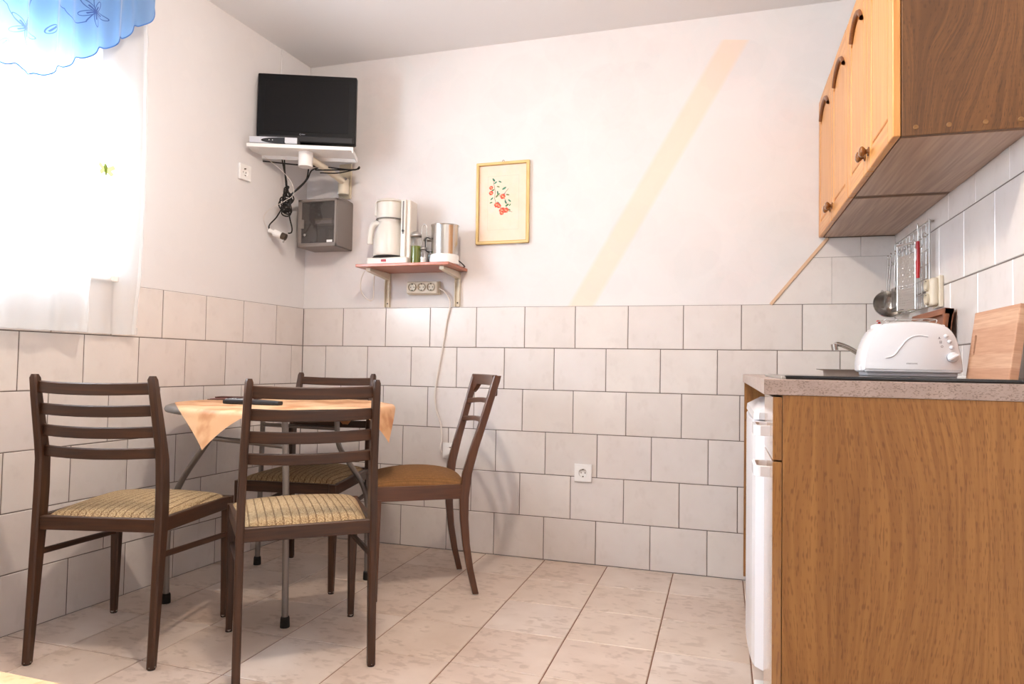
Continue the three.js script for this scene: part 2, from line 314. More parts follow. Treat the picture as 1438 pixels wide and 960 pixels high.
{ // right wall, tiled above the worktop
  const w = struct('wall_right', [WX, 0, 0], -Math.PI / 2);       // local x = z, local z = into the room
  part('plaster', box(-0.2, ZF + 0.2, -0.1, H + 0.1, -0.2, -0.0031), M.plaster, w);
  part('grout_bed', box(0, 2.1, 0.8, 1.6, -0.0031, -0.0022), M.grout, w);
  const off = { 1.4: -0.024, 1.2: 0.119, 1.0: -0.01, 0.8: 0.1 };
  for (const y0 of [1.4, 1.2, 1.0, 0.8]) for (let k = -1; k < 9; k++) {
    const a = Math.max(off[y0] + k * 0.2425, 0), b = Math.min(off[y0] + (k + 1) * 0.2425, 2.1); if (b - a > 0.01) layTile(w, a, b, y0, y0 + 0.2, M.tiles);
  }
  const wf = struct('wall_front'); part('plaster', box(-0.6, WX + 0.2, -0.1, H + 0.1, ZF, ZF + 0.2), std({ color: '#a8937d', roughness: 0.9 }), wf);
  const c = struct('ceiling'); part('plaster', box(-0.6, WX + 0.2, H, H + 0.15, -0.2, ZF + 0.2), M.ceiling, c);
}

// ---------------------------------------------------------------- chairs
function makeLadderChair(label, pos, turn, group) {
  const t = thing('ladder_back_chair', label, 'chair', pos, turn, group), D = 0.228;
  const post = (sx) => {
    const S = [[0.004, 0.013, 0.024, 0.19], [0.2, 0.026, 0.034, 0.19], [0.42, 0.04, 0.046, 0.19], [0.52, 0.042, 0.047, 0.189], [0.61, 0.039, 0.045, 0.187], [0.66, 0.029, 0.041, 0.186], [0.8, -0.004, 0.031, 0.182], [0.853, -0.015, 0.027, 0.18], [0.864, -0.0165, 0.019, 0.18]];
    const p = part('rear_leg', prism(S.map(([y, u, w, x], i) => ({ c: [sx * x, y, -D + u], a: [i === 8 ? 0.008 : 0.0115, 0, 0], b: [0, 0, w / 2] })), 0.0045), M.chairWood, t);
    part('foot_cap', [at(cyl(0.0105, 0.0125, 0.003, 0.009, 12), sx * 0.19, 0, -D + 0.013)], M.steelRough, p); part('glide', [at(cyl(0.011, 0.011, 0, 0.004, 12), sx * 0.19, 0, -D + 0.013)], M.rubber, p);
  };
  const front = (sx) => {
    const p = part('front_leg', prism([[0.004, 0.0105], [0.25, 0.0145], [0.405, 0.0165], [0.428, 0.0165]].map(([y, w]) => ({ c: [sx * 0.203, y, D - 0.012], a: [w, 0, 0], b: [0, 0, w] })), 0.004), M.chairWood, t);
    part('foot_cap', [at(cyl(0.0105, 0.0125, 0.003, 0.009, 12), sx * 0.203, 0, D - 0.012)], M.steelRough, p); part('glide', [at(cyl(0.011, 0.011, 0, 0.004, 12), sx * 0.203, 0, D - 0.012)], M.rubber, p);
  };
  for (const s of [-1, 1]) { post(s); front(s); }
  const slat = (y0, y1, z, x) => part('slat', prism([-1, -0.75, -0.5, -0.25, 0, 0.25, 0.5, 0.75, 1].map((q) => ({ c: [q * x, (y0 + y1) / 2 + 0.004 * (q * q - 0.5), z - 0.03 * (1 - q * q)], a: [0, (y1 - y0) / 2, 0], b: [0.0, 0, 0.0065] })), 0.003, 'x'), M.chairWood, t);
  slat(0.807, 0.843, -D - 0.008, 0.172); slat(0.742, 0.776, -D + 0.007, 0.174); slat(0.677, 0.711, -D + 0.023, 0.176); slat(0.614, 0.647, -D + 0.036, 0.178);
  part('seat_rail', prism([{ c: [-0.18, 0.4155, -D + 0.036], a: [0, 0.0205, 0], b: [0, 0, 0.011] }, { c: [0.18, 0.4155, -D + 0.036], a: [0, 0.0205, 0], b: [0, 0, 0.011] }], 0.002, 'x'), M.chairWood, t);
  part('seat_rail', prism([{ c: [-0.19, 0.408, D - 0.01], a: [0, 0.021, 0], b: [0, 0, 0.01] }, { c: [0.19, 0.408, D - 0.01], a: [0, 0.021, 0], b: [0, 0, 0.01] }], 0.002, 'x'), M.chairWood, t);
  for (const s of [-1, 1]) {
    part('seat_rail', prism([{ c: [s * 0.188, 0.4145, -D + 0.06], a: [0.01, 0, 0], b: [0, 0.0215, 0] }, { c: [s * 0.205, 0.408, D - 0.025], a: [0.01, 0, 0], b: [0, 0.0215, 0] }], 0.002, 'z'), M.chairWood, t);
    part('stretcher', prism([{ c: [s * 0.189, 0.325, -D + 0.04], a: [0.0065, 0, 0], b: [0, 0.009, 0] }, { c: [s * 0.202, 0.292, D - 0.014], a: [0.0065, 0, 0], b: [0, 0.009, 0] }], 0.003, 'z'), M.chairWood, t);
  }
  const n = 24, pad = surface(n, n, (a, b) => {
    const u = a * 2 - 1, v = b * 2 - 1, e = Math.pow(Math.max(0, 1 - u ** 10), 0.5) * Math.pow(Math.max(0, 1 - v ** 10), 0.5), r = 1 - 0.03 * u * u * v * v;
    const hw = 0.175 + 0.036 * (v + 1) / 2;
    return [u * hw * r, 0.428 + e * (0.018 + 0.02 * (1 - u * u) * (1 - v * v * 0.7)), 0.006 + 0.204 * v * r];
  });
  pad.index.array.reverse && pad.setIndex([...pad.index.array].reverse()); pad.computeVertexNormals();
  part('seat_cushion', uvm2(pad, 0.21), M.tweed, t);
  return t;
}
function uvm2(g, s) { const p = g.attributes.position, uv = new Float32Array(p.count * 2); for (let i = 0; i < p.count; i++) { uv[i * 2] = p.getX(i); uv[i * 2 + 1] = p.getZ(i); } g.setAttribute('uv', new THREE.BufferAttribute(uv, 2)); return g; }
const chairB = makeLadderChair('ladder-back chair with tan tweed seat, drawn up at the near side of the table', [0.856, 0, 1.243], Math.PI + 0.70, 'ladder-back chairs round the table');
copyOf(chairB, 'dark brown ladder-back chair with tweed seat standing by the wall below the curtained window', [0.309, 0, 1.361], Math.PI + 0.25, 'ladder-back chairs round the table');
copyOf(chairB, 'dark brown ladder-back chair pushed under the table from the tiled corner', [0.446, 0, 0.572], 0.13, 'ladder-back chairs round the table');
{ // the odd chair with sabre legs
  const t = thing('sabre_leg_chair', 'reddish brown wooden chair with curved rear legs and plain brown corduroy seat', 'chair', [0.951, 0, 0.535], -1.006), D = 0.211, W = M.chairWood2;
  for (const s of [-1, 1]) {
    const S = [[0.004, 0.008, 0.024], [0.1, 0.032, 0.026], [0.2, 0.05, 0.029], [0.3, 0.06, 0.033], [0.385, 0.062, 0.038], [0.48, 0.052, 0.038], [0.58, 0.026, 0.034], [0.68, -0.004, 0.031], [0.78, -0.032, 0.03], [0.85, -0.052, 0.032], [0.872, -0.058, 0.03]], PX = (y) => 0.17 + 0.03 * sm(0.45, 0.85, y);
    const p = part('rear_leg', prism(S.map(([y, u, w]) => ({ c: [s * PX(y), y, -D + u], a: [0.012, 0, 0], b: [0, 0, w / 2] })), 0.003), W, t);
    part('glide', at(cyl(0.012, 0.012, 0, 0.005, 12), s * 0.17, 0, -D + 0.008), M.steelRough, p);
    const f = part('front_leg', prism([[0.004, 0.011, 0], [0.2, 0.014, 0.006], [0.39, 0.018, 0.0]].map(([y, w, z]) => ({ c: [s * 0.178, y, D - 0.016 + z * 0], a: [w, 0, 0], b: [0, 0, w] })), 0.003), W, t);
    part('glide', at(cyl(0.011, 0.011, 0, 0.005, 12), s * 0.178, 0, D - 0.016), M.steelRough, f);
    part('seat_rail', prism([{ c: [s * 0.17, 0.41, -D + 0.07], a: [0.011, 0, 0], b: [0, 0.028, 0] }, { c: [s * 0.182, 0.41, D - 0.01], a: [0.011, 0, 0], b: [0, 0.028, 0] }], 0.002, 'z'), W, t);
  }
  part('seat_rail', prism([{ c: [-0.18, 0.41, D - 0.008], a: [0, 0.028, 0], b: [0, 0, 0.011] }, { c: [0.18, 0.41, D - 0.008], a: [0, 0.028, 0], b: [0, 0, 0.011] }], 0.002, 'x'), W, t);
  part('seat_rail', prism([{ c: [-0.16, 0.41, -D + 0.063], a: [0, 0.028, 0], b: [0, 0, 0.011] }, { c: [0.16, 0.41, -D + 0.063], a: [0, 0.028, 0], b: [0, 0, 0.011] }], 0.002, 'x'), W, t);
  const q9 = [-1, -0.9, -0.75, -0.5, -0.25, 0, 0.25, 0.5, 0.75, 0.9, 1];
  part('crest_rail', prism(q9.map((q) => { const lo = 0.79 + 0.038 * sm(1.0, 0.72, Math.abs(q)); return { c: [q * 0.196, (lo + 0.874) / 2, -D - 0.05 - 0.03 * (1 - q * q)], a: [0, (0.874 - lo) / 2, 0], b: [0, 0, 0.011] }; }), 0.003, 'x'), W, t);
  for (const [y, u] of [[0.752, -0.026], [0.672, -0.002]]) part('cross_rail', prism(q9.map((q) => ({ c: [q * (y > 0.7 ? 0.182 : 0.174), y + 0.012 * (1 - q * q), -D + u - 0.03 * (1 - q * q)], a: [0, 0.011, 0], b: [0, 0, 0.008] })), 0.003, 'x'), W, t);
  const pad = surface(24, 24, (a, b) => { const u = a * 2 - 1, v = b * 2 - 1, e = Math.pow(Math.max(0, 1 - u ** 8), 0.5) * Math.pow(Math.max(0, 1 - v ** 8), 0.5), r = 1 - 0.05 * u * u * v * v; return [u * (0.168 + 0.018 * (v + 1) / 2) * r, 0.437 + e * (0.014 + 0.04 * (1 - u * u * 0.8) * (1 - v * v * 0.8)), 0.022 + 0.19 * v * r]; });
  pad.setIndex([...pad.index.array].reverse()); pad.computeVertexNormals();
  part('seat_cushion', uvm2(pad), M.corduroy, t);
}

// ---------------------------------------------------------------- table and what lies on it
const TC = [0.47, 0.81], TR = 0.43, TH = 0.744;
{
  const t = thing('folding_table', 'round folding table on bent grey steel tube legs with black rubber feet', 'table', [TC[0], 0, TC[1]]);
  part('tabletop', lathe([[0, TH - 0.026], [TR - 0.02, TH - 0.026], [TR - 0.004, TH - 0.022], [TR, TH - 0.013], [TR - 0.004, TH - 0.004], [TR - 0.014, TH], [0, TH]], 64), M.greyPlastic, t);
  const L = (pts) => { const p = pts.map(([x, y, z]) => [x - TC[0], y, z - TC[1]]); const l = part('leg', tube(p, 0.0112, 40, 12), M.tubeGrey, t); const e = p[0]; part('rubber_foot', at(lathe([[0, 0], [0.0165, 0], [0.0155, 0.03], [0.0135, 0.036], [0, 0.036]], 16), e[0], 0, e[2]), M.rubber, l); };
  L([[0.156, 0.006, 1.061], [0.153, 0.24, 1.061], [0.165, 0.36, 1.061], [0.206, 0.453, 1.061], [0.296, 0.578, 1.061], [0.36, 0.665, 1.061], [0.37, 0.714, 1.061]]);
  L([[0.714, 0.006, 1.113], [0.708, 0.3, 1.113], [0.697, 0.6, 1.113], [0.69, 0.714, 1.113]]);
  L([[0.154, 0.006, 0.53], [0.158, 0.3, 0.53], [0.162, 0.6, 0.53], [0.162, 0.714, 0.53]]);
  L([[0.718, 0.006, 0.55], [0.714, 0.16, 0.55], [0.7, 0.367, 0.55], [0.625, 0.477, 0.55], [0.568, 0.556, 0.55], [0.556, 0.633, 0.55], [0.556, 0.714, 0.55]]);
  const P = (x, y, z) => [x - TC[0], y, z - TC[1]];
  part('cross_bar', [rodc(P(0.33, 0.628, 1.075), P(0.70, 0.618, 1.113), 0.009, 10)], M.tubeGrey, t);
  part('cross_bar', [rodc(P(0.16, 0.628, 0.53), P(0.56, 0.628, 0.55), 0.009, 10)], M.tubeGrey, t);
  const c = thing('tablecloth', 'orange marbled square cloth laid cornerwise over the round table, its tip hanging down', 'tablecloth', [TC[0] + 0.01, TH, TC[1]], 0.0);
  const HD = 0.563, n = 96;
  const drape = (lift) => surface(n, n, (a, b) => {
    const A = a * 2 - 1, B = b * 2 - 1; let x = (A - B) / 2 * HD, z = (A + B) / 2 * HD; const r = Math.hypot(x, z), R = TR - 0.012;
    let y = lift;
    if (r > R) { const ex = r - R, an = Math.min(ex / 0.022, Math.PI / 2), arc = 0.022 * Math.PI / 2; const ro = R + (0.016 + lift) * Math.sin(an) + (ex > arc ? 0.02 * (ex - arc) / 0.1 : 0); y = lift - (0.022) * (1 - Math.cos(an)) - Math.max(0, ex - 0.022 * Math.PI / 2 * 0.9); x *= ro / r; z *= ro / r; }
    return [x, y, z];
  });
  const g = drape(0.003); g.setAttribute('uv', new THREE.BufferAttribute(g.attributes.uv.array.map((v) => v * 0.8), 2));
  part('cloth', g, M.cloth, c);
  const r = thing('remote_control', 'long black remote control with silver keypad on the orange tablecloth', 'remote control', [0.43, TH + 0.004, 0.95], 0.06);
  part('case', prism([[-0.118, 0.02, 0.008], [-0.1, 0.026, 0.009], [0.0, 0.025, 0.009], [0.08, 0.022, 0.008], [0.118, 0.017, 0.007]].map(([x, w, h]) => ({ c: [x, h, 0], a: [0, h, 0], b: [0, 0, w] })), 0.004, 'x'), M.black, r);
  part('keypad', rb(-0.108, -0.01, 0.0165, 0.0195, -0.02, 0.02, 0.0012), std({ color: '#b6b4b6', roughness: 0.45 }), r);
  for (let i = 0; i < 7; i++) for (let k = 0; k < 3; k++) part('button', rb(-0.102 + i * 0.0128, -0.0945 + i * 0.0128, 0.019, 0.022, -0.016 + k * 0.0115, -0.008 + k * 0.0115, 0.001), i % 3 ? M.greyPlastic : M.black, r);
  const k = thing('folder', 'flat dark red folder lying on the tablecloth towards the window', 'folder', [0.145, TH + 0.0035, 0.70], 0.25);
  part('cover', rb(-0.09, 0.09, 0, 0.003, -0.065, 0.065, 0.001), std({ color: '#3b1c1a', roughness: 0.5 }), k);
  part('panel', rb(-0.082, 0.082, 0.003, 0.0045, -0.057, 0.057, 0.0006), std({ color: '#7d4338', roughness: 0.5 }), k);
  part('cover', rb(-0.089, 0.089, 0.0045, 0.01, -0.065, 0.0, 0.001), std({ color: '#4a2320', roughness: 0.5 }), k);
}
{ // corner of a fabric-covered bench at the lower left
  const b = thing('upholstered_bench', 'corner of a beige fabric-covered bench beside the chairs near the window wall', 'bench', [0.62, 0, 2.395]);
  const fab = std({ map: tex(256, 256, fleck([226, 196, 156], [186, 146, 104], 71, 20, 0.7), [0.3, 0.3]), roughness: 0.95 });
  part('cushion', rb(-0.7, 0.68, 0.3, 0.452, 0, 0.62, 0.03, 'x', 5), fab, b);
  part('base', rb(-0.68, 0.66, 0.0, 0.3, 0.03, 0.6, 0.005), M.laminate, b);
}

// ---------------------------------------------------------------- window dressing
{
  const hem = (s) => 1.006;
  const sheer = (name, s0, s1, off, label, mat, edge, k = 1) => {
    const t = thing(name, label, 'curtain', leftPos(s0, 0, off), LTURN, 'white sheer curtain panels at the window');
    const L = s1 - s0, yt = 2.44;
    part('fabric', surface(Math.round(L * 130), 40, (a, b) => {
      const y = yt + (hem(0) - yt) * b, w = 0.35 + 0.65 * b, s = a * L + (a < 0.06 ? (1 - a / 0.06) * edge(y) : 0);
      return [-s, y, k * w * (0.014 * Math.sin(s * 44 + 1.2 * Math.sin(s * 9)) + 0.008 * Math.sin(s * 21 + 2 * b))];
    }), mat, t);
    part('hem', surface(Math.round(L * 130), 2, (a, b) => { const s = a * L, y = hem(0) + 0.028 * (1 - b); return [-s, y, 0.002 + k * (0.014 * Math.sin(s * 44 + 1.2 * Math.sin(s * 9)) + 0.008 * Math.sin(s * 21 + 2))]; }), mat, t);
    part('edge_band', surface(3, 60, (a, b) => { const y = yt + (hem(0) - yt) * b, w = 0.35 + 0.65 * b, s = edge(y) - 0.006 + 0.022 * a + 0.006 * Math.sin(y * 40) * (1 - a); return [-s, y, 0.004 + w * 0.01 * Math.sin(s * 44) + 0.01 * Math.sin(a * 3)]; }), mat, t);
  };
  sheer('sheer_curtain', 1.062, 2.1, 0.03, 'white sheer curtain panel whose edge hangs over the plain wall beside the window', M.sheer, (y) => 0.012 * Math.sin(y * 3.1) + 0.02 * (y < 1.25 ? (1.25 - y) / 0.25 : 0), 0.5);
  sheer('sheer_curtain', 1.31, 2.85, 0.085, 'white sheer curtain panel covering the bright window glass', M.sheer2, (y) => 0.01 * Math.sin(y * 2.2));
  // blue scalloped valance
  const v = thing('curtain_valance', 'blue sheer scalloped valance with embroidered flowers above the window', 'valance', leftPos(1.12, 0, 0.13), LTURN);
  const L = 1.72, K = [[0, 2.25], [0.02, 2.2], [0.05, 2.17], [0.11, 2.1], [0.18, 2.03], [0.27, 1.95], [0.35, 1.88], [0.425, 1.82], [0.535, 1.82], [0.75, 1.83], [0.9, 1.86], [1.72, 1.9]];
  const low = (s) => { let i = 0; while (i < K.length - 2 && s > K[i + 1][0]) i++; const t = (s - K[i][0]) / (K[i + 1][0] - K[i][0]); return K[i][1] + (K[i + 1][1] - K[i][1]) * t - 0.02 * Math.sqrt(Math.abs(Math.sin(s * Math.PI / 0.072))) + 0.012; };
  const fold = (s, b) => 0.024 * Math.sin(s * 40 + 1.5 * Math.sin(s * 13)) * (0.5 + 0.5 * (1 - b)) + 0.01 * Math.sin(s * 83);
  const emb = canvasTex(2048, 768, (c, w, h) => {
    c.fillStyle = '#6fa0d6'; c.fillRect(0, 0, w, h);
    c.strokeStyle = '#1c4a92'; c.lineWidth = 3.2; c.lineCap = 'round';
    const px = (s, y) => [(s / L) * w, ((2.46 - y) / 0.65) * h];
    const path = (p) => { c.beginPath(); p.forEach(([s, y], i) => { const [x, q] = px(s, y); if (i === 0) c.moveTo(x, q); else { const [x0, q0] = px(...p[i - 1]); c.quadraticCurveTo((x0 + x) / 2 + 12, (q0 + q) / 2 + 14, x, q); } }); c.stroke(); };
    const flower = (s, y, r) => { for (let k = 0; k < 5; k++) { const [x, q] = px(s, y); c.save(); c.translate(x, q); c.rotate(k * 1.2566 + 0.5); c.beginPath(); c.ellipse(r * 0.55, 0, r * 0.5, r * 0.17, 0, 0, 7); c.lineWidth = 3; c.stroke(); c.lineWidth = 6; c.beginPath(); c.moveTo(0, 0); c.lineTo(r * 0.5, 0); c.stroke(); c.restore(); } c.lineWidth = 3.2; };
    for (let o = 0; o < 1.8; o += 0.56) {
      flower(0.242 + o, 2.118, 56); flower(0.479 + o, 1.947, 56);
      path([[0.242 + o, 2.118], [0.265 + o, 2.075], [0.3 + o, 2.06], [0.345 + o, 2.08], [0.39 + o, 2.1], [0.44 + o, 2.07], [0.479 + o, 1.947]]); path([[0.479 + o, 1.947], [0.53 + o, 2.0], [0.6 + o, 2.07], [0.68 + o, 2.12], [0.802 + o, 2.118]]); path([[0.242 + o, 2.118], [0.245 + o, 2.2], [0.25 + o, 2.3]]);
      for (const [q0, y] of [[0.4, 1.98], [0.385, 2.13], [0.536, 1.876]]) { const [x, q] = px(q0 + o, y); c.save(); c.translate(x, q); c.rotate(0.9); c.beginPath(); c.ellipse(0, 0, 26, 11, 0, 0, 7); c.stroke(); c.beginPath(); c.moveTo(-18, 0); c.lineTo(14, 0); c.lineWidth = 6; c.stroke(); c.restore(); c.lineWidth = 3.2; }
    }
  });
  const blue = phy({ map: emb, roughness: 1, transmission: 0.5, thickness: 0, transparent: true, opacity: 0.86, side: THREE.DoubleSide });
  const vg = surface(240, 24, (a, b) => { const s = a * L, y = 2.46 + (low(s) - 2.46) * b; return [-s, y, fold(s, b)]; });
  { const p = vg.attributes.position, uv = vg.attributes.uv; for (let i = 0; i < p.count; i++) uv.setXY(i, -p.getX(i) / L, 1 - (2.46 - p.getY(i)) / 0.65); }
  part('fabric', vg, blue, v);
  part('scalloped_edge', tube(Array.from({ length: 121 }, (_, i) => { const s = i / 120 * L; return [-s, low(s), fold(s, 1)]; }), 0.0022, 360, 5), std({ color: '#3d6fb4', roughness: 0.8 }), v);
  part('curtain_rod', [rodc([0.03, 2.462, 0], [-L, 2.462, 0], 0.011, 12), rodc([0.0, 2.462, 0], [0.0, 2.462, -0.132], 0.006), rodc([-L + 0.05, 2.462, 0], [-L + 0.05, 2.462, -0.132], 0.006)], M.white, v);
  const bf = thing('butterfly_ornament', 'small green butterfly ornament pinned to the white sheer curtain', 'ornament', leftPos(1.297, 1.581, 0.125), LTURN);
  part('body', at(lathe([[0, -0.017], [0.0025, -0.014], [0.004, 0], [0.0055, 0.008], [0.003, 0.017], [0, 0.019]], 12), 0, 0, 0.004, 0, 0, 0.12), std({ color: '#6f7f2a', roughness: 0.6 }), bf);
  const wing = (s) => at(extrude([[0.002, -0.004], [0.016, -0.016], [0.024, -0.008], [0.016, 0.0], [0.028, 0.008], [0.022, 0.018], [0.002, 0.006]].map(([x, y]) => [x * s, y]), 0.0008, 0.0004), 0, 0, 0.001, 0, -s * 0.3, 0);
  for (const s of [-1, 1]) part('wing', wing(s), phy({ color: '#dbe6a8', roughness: 0.6, transmission: 0.4, thickness: 0 }), bf);
  bf.scale.setScalar(1.25);
}

// ---------------------------------------------------------------- television corner
{
  const a = 0.377, px = [0.216, 0, 0.338];
  const loc = (x, y, z) => [px[0] + x * Math.cos(a) + z * Math.sin(a), y, px[2] - x * Math.sin(a) + z * Math.cos(a)];
  const m = thing('tv_wall_mount', 'cream metal wall arm and tray carrying the television in the corner', 'tv mount', loc(0, 1.917, 0), a);
  part('tray', [rb(-0.258, 0.236, 0.008, 0.016, -0.08, 0.075, 0.003, 'x'), rb(-0.258, 0.236, -0.008, 0.016, -0.08, -0.074, 0.003, 'x'), rb(-0.258, 0.236, 0.004, 0.022, 0.07, 0.077, 0.003, 'x'), rb(0.23, 0.236, -0.006, 0.016, -0.08, 0.075, 0.002)], M.white, m);
  part('socket', at(cyl(0.034, 0.034, -0.062, 0.008, 24), 0.0, 0, 0.0), M.white, m);
  const w = ([x, y, z]) => { const d = [x - loc(0, 0, 0)[0], z - loc(0, 0, 0)[2]]; return [d[0] * Math.cos(a) - d[1] * Math.sin(a), y - 1.917, d[0] * Math.sin(a) + d[1] * Math.cos(a)]; };
  part('arm', tube([w([0.222, 1.905, 0.32]), w([0.235, 1.89, 0.24]), w([0.25, 1.868, 0.12]), w([0.252, 1.853, 0.052])], 0.018, 32, 16), M.cream, m);
  part('bracket', [at(cyl(0.028, 0.028, -0.05, 0.03, 24), ...w([0.25, 1.84, 0.045]))], M.cream, m);
  part('wall_plate', [at(rb(-0.035, 0.035, -0.09, 0.095, -0.008, 0.008, 0.003), ...w([0.24, 1.865, 0.01]), 0, -a, 0)], M.creamDark, m);
  part('bolt', [at(new THREE.CylinderGeometry(0.008, 0.008, 0.02, 12), ...w([0.268, 1.868, 0.055]), Math.PI / 2, 0, 0)], M.steelRough, m);

  const t = thing('television', 'black flat-screen television standing on the tray high in the corner', 'television', loc(0, 1.937, 0), a);
  part('housing', rb(-0.235, 0.235, 0.033, 0.367, -0.03, 0.005, 0.006), phy({ color: '#060608', roughness: 0.42, specularIntensity: 0.5 }), t);
  part('back_cover', prism([{ c: [0, 0.2, -0.085], a: [0.14, 0, 0], b: [0, 0.1, 0] }, { c: [0, 0.2, -0.03], a: [0.2, 0, 0], b: [0, 0.14, 0] }], 0.01, 'z'), M.black, t);
  part('screen', rb(-0.2, 0.2, 0.085, 0.335, 0.004, 0.0065, 0.001), phy({ color: '#0c0b0d', roughness: 0.5, specularIntensity: 0.4 }), t);
  part('speaker_bar', rb(-0.22, 0.22, 0.04, 0.066, 0.003, 0.007, 0.002), M.black, t);
  part('stand', [rb(-0.1, 0.1, -0.002, 0.009, -0.07, 0.035, 0.004), rb(-0.03, 0.03, 0.006, 0.05, -0.04, -0.02, 0.003)], M.black, t);
  const logo = canvasTex(256, 64, (c) => { c.clearRect(0, 0, 256, 64); c.fillStyle = '#c9cbd2'; c.strokeStyle = '#c9cbd2'; c.lineWidth = 6; c.beginPath(); c.arc(34, 32, 20, 0, 5.2); c.stroke(); c.font = 'bold 36px sans-serif'; c.fillText('vision', 66, 44); });
  part('logo', at(new THREE.PlaneGeometry(0.042, 0.0105), -0.012, 0.075, 0.0056), std({ map: logo, roughness: 0.4, transparent: true }), t);

  const s = thing('set_top_box', 'flat silver and black receiver box on the tray in front of the television', 'receiver', loc(-0.13, 1.938, 0.058), a);
  part('case', rb(-0.115, 0.105, 0.0, 0.034, -0.052, 0.014, 0.003, 'x'), std({ color: '#6c6a6d', roughness: 0.4, metalness: 0.4 }), s);
  const lens = []; for (let i = 0; i <= 24; i++) { const u = i / 24; lens.push([-0.062 + 0.118 * u, 0.017 + 0.0145 * Math.sqrt(Math.max(0, 1 - (1 - u) ** 2.2))]); } for (let i = 24; i >= 0; i--) { const u = i / 24; lens.push([-0.062 + 0.112 * u, 0.017 - 0.0145 * Math.sqrt(Math.max(0, 1 - (1 - u) ** 2.2))]); }
  part('front_panel', rb(-0.115, 0.105, 0.004, 0.034, 0.012, 0.017, 0.002), std({ color: '#cfd0d6', roughness: 0.35, metalness: 0.3 }), s);
  part('display_window', at(extrude(lens, 0.002, 0.0004), 0, 0, 0.0165), M.blackGloss, s);
  part('front_flap', rb(0.048, 0.105, 0.006, 0.032, 0.0165, 0.0205, 0.002), std({ color: '#d6d7dc', roughness: 0.3, metalness: 0.3 }), s);
  for (const x of [-0.024, -0.008]) part('indicator', at(cyl(0.0022, 0.0022, 0, 0.001, 12), x, 0.018, 0.0195, Math.PI / 2), M.white, s);
  // cables
  const cab = (name, label, paths, parent) => { const t2 = parent || thing(name, label, 'cable', [0, 0, 0]); for (const [p, r] of paths) part('strand', tube(p, r, Math.max(24, p.length * 8), 7), M.rubber, t2); return t2; };
  const o = [0.07, 1.55, 0.29], R = (p) => [p[0] - o[0], p[1] - o[1], p[2] - o[2]];
  const bun = thing('cable_bundle', 'black cables tied in a knotted bundle hanging below the television tray', 'cable', o);
  const strands = [[[0.05, 1.935, 0.3], [0.06, 1.87, 0.29], [0.075, 1.8, 0.285], [0.072, 1.75, 0.285]], [[0.066, 1.935, 0.298], [0.066, 1.87, 0.292], [0.066, 1.8, 0.28], [0.08, 1.75, 0.29]], [[0.08, 1.72, 0.285], [0.03, 1.63, 0.295], [-0.008, 1.585, 0.302], [-0.004, 1.562, 0.3]], [[0.08, 1.69, 0.28], [0.09, 1.63, 0.275], [0.103, 1.57, 0.27], [0.1, 1.553, 0.272], [0.085, 1.55, 0.276]],
    [[0.085, 1.73, 0.28], [0.13, 1.775, 0.27], [0.17, 1.82, 0.26], [0.19, 1.88, 0.27]], [[0.09, 1.735, 0.285], [0.14, 1.772, 0.275], [0.178, 1.82, 0.262], [0.2, 1.86, 0.262], [0.23, 1.876, 0.25]]];
  for (const p of strands) part('strand', tube(p.map(R), 0.0035, 40, 7), M.rubber, bun);
  for (let k = 0; k < 9; k++) { const y = 1.665 + k * 0.0125 - (k > 6 ? 0.005 : 0), rr = 0.018 + 0.014 * Math.sin(k * 0.5 + 0.3), el = 0.026 + 0.012 * rnd(); part('loop', tube(Array.from({ length: 10 }, (_, i) => { const q = i / 10 * Math.PI * 2 + k; return R([0.076 + rr * Math.cos(q) + 0.006 * Math.sin(k * 2), y + el * Math.sin(q), 0.284 + 0.012 * Math.sin(q * 2 + k)]); }), 0.0035, 48, 7, true), M.rubber, bun); }
  for (let k = 0; k < 3; k++) part('tie', at(new THREE.TorusGeometry(0.013, 0.004, 8, 20), ...R([0.079, 1.66 + k * 0.013, 0.284]), Math.PI / 2 + 0.2 * k, 0.1, 0), M.rubber, bun);
  const tr = thing('tray_cable', 'black cable looped along the underside of the television tray to the arm', 'cable', loc(0, 1.905, -0.08), a);
  part('strand', tube([[-0.25, -0.004, 0.0], [-0.1, -0.01, -0.02], [0.08, -0.016, -0.03], [0.225, -0.018, -0.04], [0.24, -0.006, -0.03], [0.235, -0.012, -0.05], [0.12, -0.028, -0.03], [0.03, -0.04, 0.0]], 0.0035, 90, 7), M.rubber, tr);
  part('strand', tube([[0.235, -0.012, -0.045], [0.14, -0.045, -0.02], [0.06, -0.062, 0.03]], 0.003, 40, 7), M.rubber, tr);
  const pg = thing('power_plug_pair', 'white mains plug and dark adaptor hanging at the end of the black cables', 'plug', [0.04, 1.535, 0.288], 0.3);
  part('plug_body', [at(cyl(0.014, 0.018, -0.02, 0.02, 16), -0.005, 0.01, 0, 0, 0, 1.2), at(cyl(0.008, 0.012, -0.015, 0.015, 12), -0.035, 0.022, 0, 0, 0, 1.2)], M.white, pg);
  part('adaptor', [at(cyl(0.017, 0.017, -0.012, 0.012, 16), 0.025, -0.001, 0, 0, 0, 1.2)], M.darkSocket, pg);
  for (const q of [-1, 1]) part('pin', rodc([0.03, -0.012, q * 0.006], [0.022, -0.032, q * 0.006], 0.0024), M.steelRough, pg);
  const wire = thing('thin_wire', 'thin grey wire drooping from the tray down the window wall', 'wire', [0.05, 1.5, 0.3]);
  part('strand', tube([[-0.06, 0.42, 0.06], [0.01, 0.36, 0.02], [0.06, 0.3, 0.0], [0.07, 0.24, -0.01], [0.04, 0.2, 0.02], [-0.05, 0.16, 0.02], [-0.07, 0.12, 0.03], [-0.05, 0.06, 0.02]], 0.0012, 60, 5), M.cord, wire);
}
